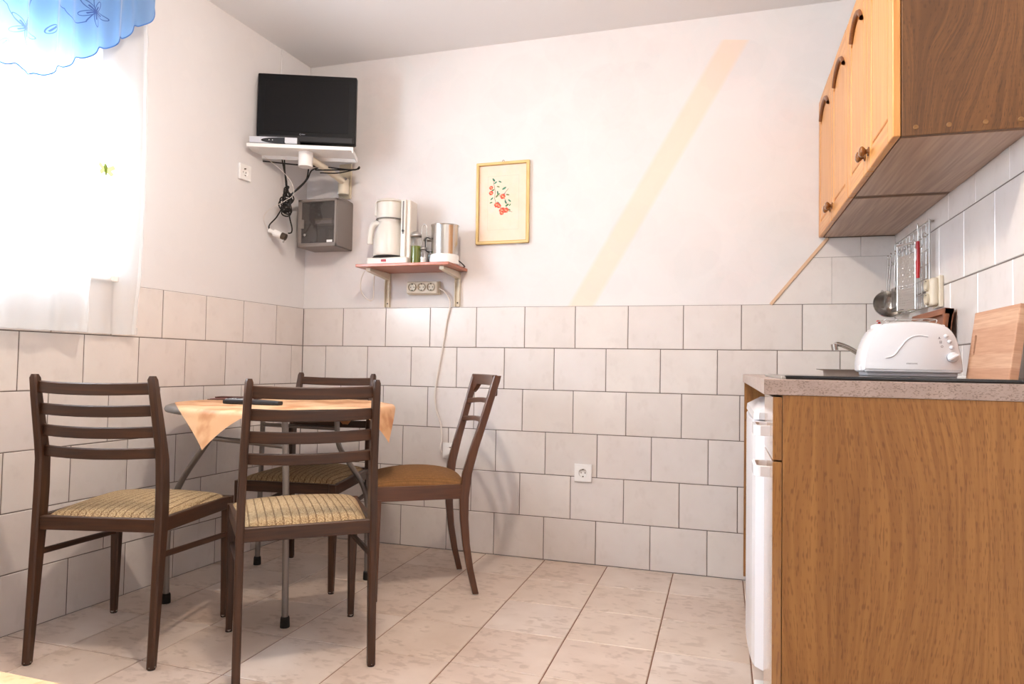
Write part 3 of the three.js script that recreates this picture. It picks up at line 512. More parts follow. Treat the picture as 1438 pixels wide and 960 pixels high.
// grey wall box
{
  const t = thing('wall_cabinet', 'grey metal wall box with smoked glass door below the television arm', 'cabinet', [0.172, 1.5, 0]), W = 0.112, Hh = 0.245, Dp = 0.15;
  part('back', rb(-W, W, 0, Hh, 0.0, 0.006, 0.002), M.greyMetal, t);
  for (const s of [-1, 1]) part('side', rb(s < 0 ? -W : W - 0.006, s < 0 ? -W + 0.006 : W, 0, Hh, 0.004, Dp, 0.002), M.greyMetal, t);
  part('base', rb(-W, W, 0, 0.006, 0.004, Dp, 0.002), M.greyMetal, t);
  part('top', extrude([[0.004, 0], [Dp, 0], [Dp, 0.006], [Dp * 0.7, 0.016], [Dp * 0.35, 0.018], [0.004, 0.012]].map(([a, b]) => [a, b]), W * 2).applyMatrix4(new THREE.Matrix4().makeRotationY(-Math.PI / 2)).translate(W, Hh - 0.006, 0), M.greyMetal, t);
  const f = part('door', [rb(-W, -W + 0.02, 0, Hh, Dp, Dp + 0.014, 0.003), rb(W - 0.012, W, 0, Hh, Dp, Dp + 0.014, 0.003), rb(-W, W, 0, 0.02, Dp, Dp + 0.014, 0.003), rb(-W, W, Hh - 0.014, Hh, Dp, Dp + 0.014, 0.003)], M.greyMetal, t);
  part('pane', box(-W + 0.018, W - 0.01, 0.018, Hh - 0.012, Dp + 0.004, Dp + 0.008), M.smoked, f, 'smoked glass pane');
  part('handle', rb(-W + 0.02, -W + 0.036, 0.095, 0.14, Dp + 0.008, Dp + 0.02, 0.002), M.greyMetal, f);
  part('lock', at(cyl(0.007, 0.007, 0, 0.006, 16), -W + 0.044, 0.062, Dp + 0.008, Math.PI / 2), M.steel, f);
  part('sticker', rb(W - 0.055, W - 0.022, 0.022, 0.034, Dp + 0.008, Dp + 0.0088, 0.0003), M.white, f);
  part('shelf', rb(-W + 0.008, W - 0.008, 0.12, 0.126, 0.008, 0.12, 0.001), M.greyPlastic, t);
  const b = thing('storage_tin', 'pale lidded box on the shelf inside the grey wall box', 'box', [0.175, 1.6265, 0.07]); part('tin', rb(-0.055, 0.045, 0, 0.026, -0.03, 0.03, 0.003), M.white, b); part('lid', rb(-0.057, 0.047, 0.022, 0.032, -0.032, 0.032, 0.003), M.creamDark, b);
  const e = thing('key_case', 'black case hanging below the shelf inside the grey wall box', 'case', [0.17, 1.52, 0.085]); part('body', rb(-0.024, 0.02, 0, 0.1, -0.014, 0.014, 0.004), M.black, e); part('flap', rb(-0.06, 0.06, 0.084, 0.1, -0.016, 0.018, 0.003), M.black, e);
}

// ---------------------------------------------------------------- sockets
function socketFace(parent, x, y, z, r = 0.0215, mat = M.white, proud = false) {
  const d = proud ? 0.0095 : 0.0102; if (proud) z += 0.0088;
  const f = part('socket', at(lathe([[0, -d + 0.001], [r * 0.84, -d + 0.001], [r * 0.88, -0.001], [r, 0.0], [r * 1.06, -0.002], [r * 1.07, -d]], 28), x, y, z, Math.PI / 2), mat, parent);
  for (const s of [-1, 1]) part('contact', at(cyl(0.0027, 0.0027, -d + 0.0008, -d + 0.0022, 10), x + s * 0.0092, y, z, Math.PI / 2), M.darkSocket, f);
  for (const s of [-1, 1]) part('earth_clip', rb(x - 0.003, x + 0.003, y + s * r * 0.8 - 0.003, y + s * r * 0.8 + 0.003, z - d + 0.001, z - 0.001, 0.001), M.darkSocket, f);
}
function outlet(label, pos, turn, size = 0.081) {
  const t = thing('wall_socket', label, 'socket', pos, turn), h = size / 2, c = [];
  for (let i = 0; i < 28; i++) c.push([0.0225 * Math.cos(-i / 28 * 6.2832), 0.0225 * Math.sin(-i / 28 * 6.2832)]);
  part('cover_plate', at(extrude([[-h, -h], [h, -h], [h, h], [-h, h]], 0.008, 0.0025, 8, [c]), 0, 0, 0.0), M.white, t);
  part('backing', box(-h * 0.8, h * 0.8, -h * 0.8, h * 0.8, -0.002, 0.0006), M.white, t);
  socketFace(t, 0, 0, 0.0118);
  return t;
}
outlet('single white socket on the tiled wall to the right of the sabre-legged chair', [1.5325, 0.42, 0.001], 0, 0.076);
outlet('single white socket on the plaster beside the television tray', leftPos(0.475, 1.807, 0.0), LTURN, 0.068);
outlet('single white socket low on the tiles behind the sabre-legged chair', [0.865, 0.487, 0.001], 0, 0.072);
{
  const t = thing('power_strip', 'beige three-way socket block on the wall under the small shelf', 'power strip', [0.705, 1.297, -0.002]);
  part('housing', [rb(-0.088, 0.088, -0.034, 0.034, 0, 0.012, 0.004), rb(-0.085, 0.085, -0.031, 0.031, 0.008, 0.04, 0.008, 'y', 4)], M.cream, t);
  for (const x of [-0.051, 0, 0.051]) socketFace(t, x, 0.002, 0.0395, 0.0205, M.creamDark, true);
  const k = thing('extension_cord', 'cream flex running down the tiles from the socket block to the low socket', 'cord', [0.8, 0.5, 0.008]);
  const q = [[0.793, 1.293, 0.02], [0.825, 1.275, 0.02], [0.85, 1.225, 0.012], [0.833, 1.132, 0.008], [0.812, 0.99, 0.008], [0.787, 0.85, 0.008], [0.776, 0.76, 0.008], [0.785, 0.69, 0.01], [0.815, 0.61, 0.014], [0.828, 0.55, 0.03], [0.83, 0.5, 0.05], [0.835, 0.482, 0.045]];
  part('flex', tube(q.map(([x, y, z]) => [x - 0.8, y - 0.5, z - 0.008]), 0.0042, 120, 8), M.cord, k);
  part('plug', [at(cyl(0.016, 0.018, 0, 0.035, 16), 0.06, -0.013, 0.005, Math.PI / 2)], M.white, k);
}

// ---------------------------------------------------------------- small shelf
const SY = 1.391;
{
  const t = thing('wall_shelf', 'small reddish wooden shelf on two white metal brackets', 'shelf', [0.693, 1.376, 0]);
  part('shelf_board', rb(-0.243, 0.243, 0, 0.0148, 0.002, 0.25, 0.003, 'x'), M.shelfWood, t);
  for (const x of [-0.193, 0.193]) {
    const b = part('bracket', [rb(x - 0.0135, x - 0.0095, -0.174, -0.002, 0.0, 0.018, 0.001), rb(x + 0.0095, x + 0.0135, -0.174, -0.002, 0.0, 0.018, 0.001), rb(x - 0.0135, x + 0.0135, -0.174, -0.002, -0.003, 0.003, 0.001), prism([{ c: [x, -0.018, 0.0], a: [0.0115, 0, 0], b: [0, 0.0175, 0] }, { c: [x, -0.008, 0.215], a: [0.0115, 0, 0], b: [0, 0.0075, 0] }], 0.001, 'z')], M.cream, t);
    for (const y of [-0.025, -0.155]) part('screw', at(cyl(0.0042, 0.0042, 0, 0.002, 10), x, y, 0.003, Math.PI / 2), M.darkSocket, b);
  }
  // coffee maker
  const c = thing('coffee_maker', 'white coffee maker with thermos jug on the small shelf', 'coffee maker', [0.585, SY, 0.125]), W = std({ color: '#d8d1c8', roughness: 0.32 });
  part('base', [rb(-0.1, 0.118, 0.0, 0.036, -0.06, 0.085, 0.008, 'y', 3)], W, c);
  part('tower', [rb(0.066, 0.116, 0.03, 0.318, -0.03, 0.05, 0.008, 'y', 3), rb(0.07, 0.096, 0.03, 0.318, 0.045, 0.062, 0.004)], W, c);
  part('water_gauge', rb(0.079, 0.087, 0.15, 0.31, 0.0605, 0.0635, 0.001), M.greyPlastic, c);
  part('float', at(cyl(0.006, 0.006, 0, 0.005, 12), 0.084, 0.165, 0.061, Math.PI / 2), M.black, c);
  part('arm', rb(-0.02, 0.08, 0.24, 0.318, -0.06, -0.02, 0.01), W, c);
  const fb = part('filter_basket', at(lathe([[0, 0.232], [0.064, 0.232], [0.068, 0.236], [0.068, 0.31], [0.066, 0.314], [0, 0.314]], 40), -0.012, 0, 0.01), W, c);
  part('rim', at(new THREE.TorusGeometry(0.068, 0.0022, 8, 48), -0.012, 0.231, 0.01, Math.PI / 2), M.greyPlastic, fb);
  part('rim', at(new THREE.TorusGeometry(0.068, 0.002, 8, 48), -0.012, 0.312, 0.01, Math.PI / 2), M.creamDark, fb);
  part('lid', [at(lathe([[0, 0.335], [0.04, 0.334], [0.066, 0.326], [0.07, 0.318], [0.07, 0.313], [0, 0.313]], 40), -0.012, 0, 0.01), rb(-0.092, -0.066, 0.25, 0.322, -0.004, 0.03, 0.008)], W, c);
  const jug = part('thermos_jug', at(lathe([[0, 0.046], [0.074, 0.046], [0.079, 0.052], [0.079, 0.09], [0.077, 0.125], [0.07, 0.165], [0.058, 0.2], [0.05, 0.216], [0.058, 0.226], [0.06, 0.23], [0, 0.23]], 44), -0.012, 0, 0.012), W, c);
  part('handle', tube([[-0.058, 0.216, 0.022], [-0.082, 0.214, 0.028], [-0.1, 0.19, 0.032], [-0.106, 0.15, 0.034], [-0.108, 0.11, 0.034]], 0.0155, 32, 14), W, jug);
  part('hot_plate', at(lathe([[0, 0.036], [0.08, 0.036], [0.082, 0.041], [0.078, 0.046], [0, 0.046]], 40), -0.012, 0, 0.012), M.rubber, c);
  part('switch', rb(-0.018, 0.008, 0.014, 0.025, 0.083, 0.088, 0.0015), M.red, c);
  const cd = thing('appliance_flex', 'thin white flex hanging in a loop below the left end of the small shelf', 'cord', [0.42, 1.3, 0.03]);
  part('flex', tube([[0.02, 0.075, 0.11], [-0.005, 0.03, 0.1], [-0.012, -0.03, 0.08], [0.02, -0.07, 0.05], [0.03, -0.062, 0.04], [0.045, 0.0, 0.06], [0.07, 0.06, 0.1], [0.075, 0.075, 0.1]], 0.0028, 70, 7), M.cord, cd);
  // cruet bottles
  const mk = (label, x, z, h, r, oil, name = 'oil', color = '#5f6a0c') => {
    const b = thing('cruet_bottle', label, 'bottle', [x, SY, z]);
    part('bottle', lathe([[0, 0.002], [r, 0.002], [r + 0.001, 0.006], [r + 0.001, h * 0.72], [r * 0.8, h * 0.8], [r * 0.78, h * 0.84]], 24), phy({ color: '#ffffff', roughness: 0.0, transmission: 1, thickness: 0, ior: 1.5 }), b);
    if (oil) part(name, cyl(r - 0.0018, r - 0.0018, 0.006, h * oil, 24), std({ color, roughness: 0.3 }), b);
    part('cap', lathe([[0, h * 1.0], [r * 0.5, h * 0.99], [r * 0.9, h * 0.95], [r * 1.08, h * 0.88], [r * 1.08, h * 0.83], [0, h * 0.83]], 24), M.steelRough, b); return b;
  };
  mk('glass cruet half full of green oil beside the coffee maker', 0.724, 0.155, 0.165, 0.026, 0.56);
  mk('slim glass cruet with steel cap behind the oil bottle', 0.757, 0.085, 0.155, 0.022, 0.0);
  mk('small glass shaker with steel top in front of the cruets', 0.768, 0.165, 0.088, 0.015, 0.4, 'salt', '#d9d6d2');
  mk('dark glass pepper shaker beside the steel pot', 0.789, 0.13, 0.08, 0.014, 0.7, 'pepper', '#2b211b');
  const st = thing('cruet_stand', 'wire cruet stand with a tall loop handle between the bottles', 'cruet stand', [0.75, SY, 0.122]);
  part('tray', [rb(-0.056, 0.056, 0.0, 0.002, -0.055, 0.062, 0.001), rb(-0.046, 0.05, 0.002, 0.007, 0.061, 0.063, 0.001)], M.steel, st);
  part('handle', tube([[-0.012, 0.0, 0.0], [-0.012, 0.16, 0.0], [-0.009, 0.195, 0], [0.004, 0.206, 0], [0.014, 0.195, 0], [0.014, 0.16, 0.0], [0.014, 0.1, 0]], 0.0018, 60, 7), M.steel, st);
  // milk boiler
  const p = thing('electric_milk_pot', 'round stainless steel pot on a white electric base at the right end of the shelf', 'pot', [0.862, SY, 0.125]);
  part('pot', lathe([[0, 0.046], [0.064, 0.046], [0.065, 0.05], [0.065, 0.187], [0.0685, 0.19], [0.0695, 0.193], [0.0665, 0.193], [0.062, 0.188], [0.062, 0.054], [0, 0.052]], 48), M.steel, p);
  part('base', lathe([[0, 0.001], [0.073, 0.001], [0.074, 0.006], [0.0705, 0.018], [0.0715, 0.02], [0.069, 0.046], [0.066, 0.049], [0, 0.049]], 48), M.white, p);
  part('handle', tube([[-0.066, 0.13, 0.02], [-0.084, 0.132, 0.03], [-0.088, 0.1, 0.03], [-0.084, 0.07, 0.028], [-0.07, 0.062, 0.022]], 0.0028, 36, 8), M.black, p);
  part('cord', tube([[0.06, 0.03, 0.0], [0.078, 0.015, -0.02], [0.083, 0.0045, -0.05], [0.07, 0.0045, -0.09], [0.05, 0.0045, -0.11]], 0.003, 32, 7), M.black, p);
}
// picture
{
  const t = thing('framed_picture', 'framed print of a red flowering sprig in a thin gilt frame', 'picture', [1.114, 1.711, -0.001]); t.rotation.z = 0.006;
  const w = 0.137, h = 0.203, f = 0.015;
  part('frame', [[-w, w, -h, -h + f], [-w, w, h - f, h]].map(([a, b, c, d]) => rb(a, b, c, d, 0, 0.016, 0.004, 'x')).concat([[-w, -w + f], [w - f, w]].map(([a, b]) => rb(a, b, -h, h, 0, 0.0165, 0.004))), M.gold, t);
  part('inner_edge', [[-w + f - 0.003, w - f + 0.003, -h + f - 0.003, -h + f], [-w + f - 0.003, w - f + 0.003, h - f, h - f + 0.003]].map(([a, b, c, d]) => box(a, b, c, d, 0.002, 0.0175)).concat([[-w + f - 0.003, -w + f], [w - f, w - f + 0.003]].map(([a, b]) => box(a, b, -h + f, h - f, 0.002, 0.0175))), std({ color: '#c9a763', roughness: 0.4, metalness: 0.3 }), t);
  const art = canvasTex(512, 800, (c, W, Hh) => {
    c.fillStyle = '#ead2bd'; c.fillRect(0, 0, W, Hh);
    for (let i = 0; i < 200; i++) { c.fillStyle = `rgba(${rnd() < 0.5 ? '222,192,170' : '240,222,204'},0.08)`; c.beginPath(); c.arc(rnd() * W, rnd() * Hh, 20 + rnd() * 60, 0, 7); c.fill(); }
    c.strokeStyle = 'rgba(190,160,140,.55)'; c.lineWidth = 2; c.strokeRect(95, 118, 330, 560);
    const S = 512 / 440, X = (x) => (x - 160) * S, Y = (y) => (y - 160) * (800 / 660);
    const leaf = (x, y, a, l, col) => { c.save(); c.translate(X(x), Y(y)); c.rotate(a); c.fillStyle = col; c.beginPath(); c.ellipse(l * 0.5, 0, l * 0.55, l * 0.22, 0, 0, 7); c.fill(); c.restore(); };
    const fl = (x, y, r) => { for (let k = 0; k < 6; k++) { c.fillStyle = ['#e2553c', '#ee7a5a', '#d9432f'][k % 3]; c.beginPath(); c.arc(X(x) + r * 0.6 * Math.cos(k * 1.05), Y(y) + r * 0.6 * Math.sin(k * 1.05), r * 0.5, 0, 7); c.fill(); } c.fillStyle = '#f3b58a'; c.beginPath(); c.arc(X(x), Y(y), r * 0.3, 0, 7); c.fill(); };
    c.strokeStyle = '#4a4a34'; c.lineWidth = 4; c.lineJoin = 'round';
    for (const p of [[[290, 290], [300, 340], [310, 390], [305, 450], [320, 490], [360, 530], [400, 555], [468, 572]], [[400, 400], [395, 450], [420, 500], [410, 550]], [[340, 430], [395, 410], [430, 370]]]) { c.beginPath(); p.forEach(([x, y], i) => (i ? c.lineTo(X(x), Y(y)) : c.moveTo(X(x), Y(y)))); c.stroke(); }
    const G = ['#1f6a56', '#2c7d5f', '#3f7a45', '#6a7a4a'];
    [[285, 275, 0.9, 40], [300, 320, -0.6, 34], [300, 370, 2.6, 36], [325, 345, 0.3, 30], [330, 385, 1.4, 36], [290, 440, 2.4, 34], [285, 480, 2.9, 30], [315, 440, -0.8, 40], [330, 480, 0.7, 32], [375, 375, -0.5, 44], [355, 410, 2.9, 30], [410, 420, 0.2, 34], [400, 470, 1.2, 36], [430, 465, 0.7, 36], [405, 520, -0.5, 40], [425, 545, 0.5, 34], [355, 575, 0.4, 40], [340, 300, 0.5, 34], [440, 520, -1.0, 26]].forEach(([x, y, a, l], i) => leaf(x, y, a, l, G[i % 4]));
    [[272, 355, 20], [272, 400, 22], [380, 435, 26], [325, 505, 26], [345, 515, 22], [375, 555, 30], [410, 555, 26], [372, 575, 22]].forEach((q) => fl(...q));
  });
  part('print', at(new THREE.PlaneGeometry((w - f) * 2 + 0.004, (h - f) * 2 + 0.004), 0, 0, 0.006), std({ map: art, roughness: 0.6 }), t);
  part('hanger', at(new THREE.TorusGeometry(0.005, 0.0013, 6, 16), 0, h + 0.004, 0.004), M.brass, t);
}

// ---------------------------------------------------------------- kitchen run
const FX = 2.274, CT = 0.895, CB = 0.861, ZE = 1.6;
{
  const t = thing('kitchen_worktop', 'speckled beige laminate worktop along the tiled wall', 'worktop', [2.53, CB, 0.8]);
  const hole = [[2.37, 0.24], [2.37, 0.6], [2.66, 0.6], [2.66, 0.24]], g = extrude([[2.238, 0.001], [WX - 0.001, 0.001], [WX - 0.001, ZE], [2.238, ZE]], CT - CB - 0.004, 0.002, 4, [hole]);
  g.rotateX(Math.PI / 2); at(g, -2.53, CT - CB - 0.002, -0.8);
  part('slab', uvm(g, 'x'), M.worktop, t);
  part('upstand', rb(WX - 2.53 - 0.018, WX - 2.53 - 0.001, CT - CB, CT - CB + 0.012, -0.79, 0.79, 0.004, 'z'), M.white, t);
  const c = thing('base_cabinet', 'wood laminate base cabinet with drawer and door at the near end of the worktop', 'cabinet', [FX, 0, 1.45]);
  part('end_panel', rb(0, WX - FX - 0.002, 0.0, CB, 0.13, 0.15, 0.0015), M.laminate, c);
  part('side_panel', rb(0, WX - FX - 0.004, 0.1, CB, -0.15, -0.132, 0.0015), M.laminate, c);
  part('bottom_panel', rb(0.004, WX - FX - 0.004, 0.1, 0.118, -0.132, 0.13, 0.001, 'z'), M.laminate, c);
  part('back_panel', rb(WX - FX - 0.012, WX - FX - 0.004, 0.1, CB, -0.132, 0.13, 0.001), M.laminate, c);
  part('plinth', rb(0.04, 0.056, 0, 0.1, -0.15, 0.13, 0.001, 'z'), M.laminate, c);
  const hnd = (y, parent) => {
    const s = new THREE.Shape(); s.moveTo(0, -0.06); s.lineTo(-0.02, -0.06); s.quadraticCurveTo(-0.034, -0.056, -0.034, -0.04); s.lineTo(-0.034, 0.04); s.quadraticCurveTo(-0.034, 0.056, -0.02, 0.06); s.lineTo(0, 0.06); s.lineTo(0, 0.054); s.lineTo(-0.018, 0.054); s.quadraticCurveTo(-0.028, 0.05, -0.028, 0.038); s.lineTo(-0.028, -0.038); s.quadraticCurveTo(-0.028, -0.05, -0.018, -0.054); s.lineTo(0, -0.054); s.closePath();
    const g2 = new THREE.ExtrudeGeometry(s, { depth: 0.022, bevelEnabled: true, bevelSize: 0.001, bevelThickness: 0.001, bevelSegments: 2, curveSegments: 8 }); g2.rotateX(-Math.PI / 2);
    part('handle', at(g2, -0.02, y - 0.011, 0.0), M.whiteGloss, parent, 'white bow handle');
  };
  const dr = part('drawer', rb(-0.02, -0.001, 0.722, 0.857, -0.148, 0.149, 0.0015, 'z'), M.laminateGloss, c); hnd(0.776, dr);
  const d2 = part('door', rb(-0.02, -0.001, 0.1, 0.718, -0.148, 0.149, 0.0015), M.laminateGloss, c); hnd(0.684, d2);
  // far end panel by the back wall
  const e = thing('end_board', 'narrow wooden end board of the kitchen run standing against the back wall tiles', 'board', [2.53, 0, 0.03]);
  part('board', rb(-0.288, 0.29, 0.028, CB, -0.012, 0.008, 0.001), M.laminate, e); part('foot', [at(cyl(0.012, 0.012, 0, 0.03, 12), -0.2, 0, 0), at(cyl(0.012, 0.012, 0, 0.03, 12), 0.2, 0, 0)], M.black, e);
  // fridge
  const f = thing('refrigerator', 'white under-counter refrigerator between the base cabinet and the back wall', 'refrigerator', [2.521, 0, 0.99]);
  part('body', rb(-0.22, 0.28, 0.03, 0.79, -0.27, 0.27, 0.006), M.whiteGloss, f);
  part('top_lid', prism([{ c: [-0.012, 0.784, 0], a: [0.28, 0, 0], b: [0, 0, 0.275] }, { c: [-0.012, 0.802, 0], a: [0.278, 0, 0], b: [0, 0, 0.273] }, { c: [0.0, 0.826, 0], a: [0.25, 0, 0], b: [0, 0, 0.245] }], 0.012, 'x'), M.whiteGloss, f);
  const ds = []; for (let i = 0; i <= 16; i++) { const q = i / 16 * 2 - 1; ds.push([q * 0.272, 0.284 + 0.012 * (1 - q * q) - 0.03 * Math.pow(Math.abs(q), 14)]); }
  const dg = extrude([...ds, [0.272, 0.228], [-0.272, 0.228]].map(([z, x]) => [-z, x]), 0.642, 0.003, 4); dg.rotateX(Math.PI / 2); dg.rotateY(Math.PI / 2); dg.rotateY(Math.PI);
  const door = part('door', at(dg, 0, 0.777, 0), M.whiteGloss, f);
  part('gasket', rb(-0.229, -0.219, 0.1, 0.78, -0.265, 0.265, 0.002), M.greyPlastic, f);
  part('hinge', rb(-0.285, -0.2, 0.078, 0.092, 0.22, 0.26, 0.003), M.white, f);
  for (const z of [-0.21, 0.21]) for (const x of [-0.2, 0.24]) part('foot', at(cyl(0.014, 0.012, 0, 0.032, 12), x, 0, z), M.rubber, f);
  // sink and tap
  const s = thing('kitchen_sink', 'stainless steel sink set in the far part of the worktop', 'sink', [2.515, CT, 0.42]);
  part('rim', at(extrude([[-0.165, -0.2], [0.165, -0.2], [0.165, 0.2], [-0.165, 0.2]], 0.002, 0.001, 4, [[[-0.14, -0.175], [-0.14, 0.175], [0.14, 0.175], [0.14, -0.175]]]).rotateX(-Math.PI / 2), 0, 0.001, 0), M.steel, s);
  part('basin', [box(-0.143, -0.14, -0.15, 0.001, -0.175, 0.175), box(0.14, 0.143, -0.15, 0.001, -0.175, 0.175), box(-0.143, 0.143, -0.15, 0.001, -0.178, -0.175), box(-0.143, 0.143, -0.15, 0.001, 0.175, 0.178), box(-0.143, 0.143, -0.153, -0.15, -0.178, 0.178)], M.steel, s);
  part('drain', at(lathe([[0, 0.001], [0.03, 0.001], [0.034, 0.003], [0.036, 0]], 24), 0, -0.15, 0), M.steelRough, s);
  const tp = thing('kitchen_tap', 'chrome swan-neck tap reaching out over the sink', 'tap', [2.735, CT, 0.3]);
  part('base', lathe([[0, 0], [0.026, 0], [0.026, 0.006], [0.02, 0.012], [0.02, 0.05], [0.016, 0.058], [0, 0.06]], 24), M.steel, tp);
  part('spout', tube([[-0.005, 0.035, 0], [-0.04, 0.05, 0], [-0.073, 0.073, 0], [-0.105, 0.097, 0], [-0.13, 0.112, 0], [-0.15, 0.12, 0], [-0.168, 0.123, 0], [-0.172, 0.118, 0]], 0.0088, 60, 14), M.steel, tp);
  part('aerator', at(cyl(0.012, 0.012, -0.012, 0.012, 16), -0.174, 0.112, 0, 0, 0, 0.15), M.steel, tp);
  part('lever', prism([{ c: [0, 0.06, 0], a: [0.008, 0, 0], b: [0, 0, 0.009] }, { c: [0.02, 0.1, 0], a: [0.006, 0, 0], b: [0, 0, 0.007] }], 0.002), M.steel, tp);
  const bo = thing('detergent_bottle', 'green washing-up bottle with red cap in the corner behind the toaster', 'bottle', [2.742, CT, 0.15]);
  part('bottle', lathe([[0, 0.001], [0.03, 0.001], [0.032, 0.01], [0.032, 0.14], [0.026, 0.165], [0.013, 0.18], [0.012, 0.19], [0, 0.19]], 24), M.green, bo);
  part('cap', lathe([[0, 0.225], [0.007, 0.224], [0.008, 0.21], [0.014, 0.2], [0.014, 0.186], [0, 0.186]], 20), M.red, bo);
  const pn2 = thing('steel_pan', 'shallow steel pan with a flat flared rim standing beside the toaster', 'pan', [2.545, CT, 0.8]);
  part('pan', lathe([[0, 0.0], [0.082, 0.0], [0.086, 0.003], [0.0885, 0.021], [0.108, 0.0245], [0.1085, 0.026], [0.088, 0.0235], [0.083, 0.005], [0, 0.003]], 56), M.steelRough, pn2);
  part('handle', rb(0.1, 0.13, 0.021, 0.0255, -0.02, 0.02, 0.002), M.steelRough, pn2);
  const hb = thing('glass_hob', 'black glass hob plate lying on the worktop under the toaster', 'hob', [2.505, CT, 1.28]);
  part('glass_plate', rb(-0.225, 0.23, 0.0005, 0.0085, -0.3, 0.285, 0.003, 'x'), M.blackGloss, hb);
  part('frame_edge', [rb(-0.232, -0.222, 0.0, 0.006, -0.3, 0.285, 0.0015)], M.steelRough, hb);
  // toaster
  const to = thing('toaster', 'white two-slot toaster standing on the black hob plate', 'toaster', [2.626, CT + 0.0085, 1.085]), TW = M.whiteGloss;
  const prof = [[-0.111, 0.02], [-0.1105, 0.04], [-0.106, 0.066], [-0.098, 0.092], [-0.086, 0.116], [-0.07, 0.13], [-0.05, 0.137], [0, 0.139], [0.05, 0.136], [0.074, 0.128], [0.09, 0.112], [0.1, 0.088], [0.106, 0.06], [0.11, 0.036], [0.111, 0.02]];
  const sp = new THREE.Shape(); sp.moveTo(...prof[0]); sp.splineThru(prof.slice(1).map((p) => new THREE.Vector2(...p))); sp.lineTo(...prof[0]);
  const tg = new THREE.ExtrudeGeometry(sp, { depth: 0.1, bevelEnabled: true, bevelSize: 0.006, bevelThickness: 0.02, bevelSegments: 6, curveSegments: 48 });
  const body = part('body', at(toCreasedNormals(tg.toNonIndexed ? tg : tg, 0.5), 0, 0, -0.05), TW, to);
  part('skirt', rb(-0.114, 0.114, 0.01, 0.028, -0.068, 0.068, 0.006), TW, to);
  part('plinth', rb(-0.106, 0.106, 0.0, 0.013, -0.06, 0.06, 0.004), std({ color: '#b9b5b8', roughness: 0.5 }), to);
  part('relief_curve', tube([[-0.065, 0.048, 0.0705], [-0.045, 0.055, 0.0705], [-0.03, 0.075, 0.0705], [-0.012, 0.098, 0.0705], [0.01, 0.108, 0.0705], [0.035, 0.105, 0.0705]], 0.0016, 50, 6), TW, to);
  for (const z of [-0.022, 0.022]) part('bread_slot', rb(-0.062, 0.062, 0.136, 0.1415, z - 0.011, z + 0.011, 0.002), M.black, to);
  const kn = part('browning_knob', at(lathe([[0, 0.014], [0.0105, 0.013], [0.0125, 0.009], [0.0135, 0], [0, 0]], 24), 0.09, 0.052, 0.07, Math.PI / 2), TW, to);
  part('grip', at(rb(-0.012, 0.012, -0.0025, 0.0025, 0.01, 0.019, 0.001), 0.09, 0.052, 0.07, 0, 0, 0.6), TW, kn);
  for (const [x, y] of [[0.076, 0.106], [0.084, 0.092], [0.089, 0.077]]) part('button', at(lathe([[0, 0.005], [0.0045, 0.004], [0.0055, 0], [0, 0]], 16), x, y, 0.0695, Math.PI / 2), TW, to);
  const mark = canvasTex(256, 64, (c) => { c.clearRect(0, 0, 256, 64); c.fillStyle = '#6d6a70'; c.font = 'bold 40px sans-serif'; c.fillText('clatronic', 30, 46); });
  part('logo', at(new THREE.PlaneGeometry(0.04, 0.009), 0.0, 0.0345, 0.0701), std({ map: mark, roughness: 0.4, transparent: true }), to);
  const ic = canvasTex(64, 128, (c) => { c.clearRect(0, 0, 64, 128); c.fillStyle = '#8d868c'; c.strokeStyle = '#8d868c'; c.lineWidth = 4; c.fillRect(14, 14, 10, 16); c.beginPath(); c.moveTo(8, 32); c.lineTo(34, 32); c.stroke(); c.strokeRect(24, 54, 16, 22); c.fillRect(24, 62, 16, 5); c.beginPath(); c.arc(44, 108, 9, 0, 7); c.stroke(); });
  part('symbols', at(new THREE.PlaneGeometry(0.016, 0.034), 0.064, 0.091, 0.0701), std({ map: ic, roughness: 0.4, transparent: true }), to);
  part('lever', rb(-0.124, -0.1, 0.012, 0.03, 0.02, 0.05, 0.004), TW, to);
  part('side_lever', rb(0.1, 0.122, 0.086, 0.094, -0.012, 0.012, 0.003), TW, to);
  part('bun_rack', [tube([[-0.06, 0.142, 0.045], [-0.062, 0.15, 0.045], [0.0, 0.152, 0.047], [0.062, 0.15, 0.045], [0.06, 0.142, 0.045]], 0.0015, 40, 6), tube([[-0.06, 0.142, -0.045], [-0.062, 0.15, -0.045], [0, 0.152, -0.047], [0.062, 0.15, -0.045], [0.06, 0.142, -0.045]], 0.0015, 40, 6), ...[-0.06, -0.03, 0.0, 0.03, 0.06].map((x) => rod([x, 0.151, -0.046], [x, 0.151, 0.046], 0.0013, 6))], M.steel, to);
  part('end_clip', [rb(-0.082, -0.062, 0.126, 0.141, -0.03, 0.03, 0.004), rb(0.062, 0.086, 0.122, 0.139, -0.03, 0.03, 0.004)], TW, to);
  // boards
  const cb = thing('chopping_board', 'thick striped wooden chopping board with a finger slot leaning by the toaster', 'chopping board', [2.745, CT + 0.0005, 1.28]); cb.rotation.z = -0.13;
  const slot = []; for (let i = 0; i < 24; i++) { const q = -i / 24 * 6.2832; slot.push([-0.11 + 0.0095 * Math.cos(q), 0.092 + (Math.sin(q) > 0 ? 0.018 : -0.018) + 0.0095 * Math.sin(q)]); }
  const bg = extrude([[-0.138, 0.002], [0.138, 0.002], [0.138, 0.175], [-0.138, 0.175]], 0.014, 0.002, 6, [slot]); bg.rotateY(-Math.PI / 2);
  part('board', uvm(at(bg, 0.02, 0, 0), 'y'), M.board, cb);
  const wb = thing('wooden_tray', 'brown wooden tray leaning on the tiles behind the toaster', 'tray', [2.785, CT + 0.0005, 0.6]); wb.rotation.z = -0.12;
  part('panel', rb(0, 0.012, 0.002, 0.22, -0.19, 0.19, 0.002, 'z'), M.brownWood, wb);
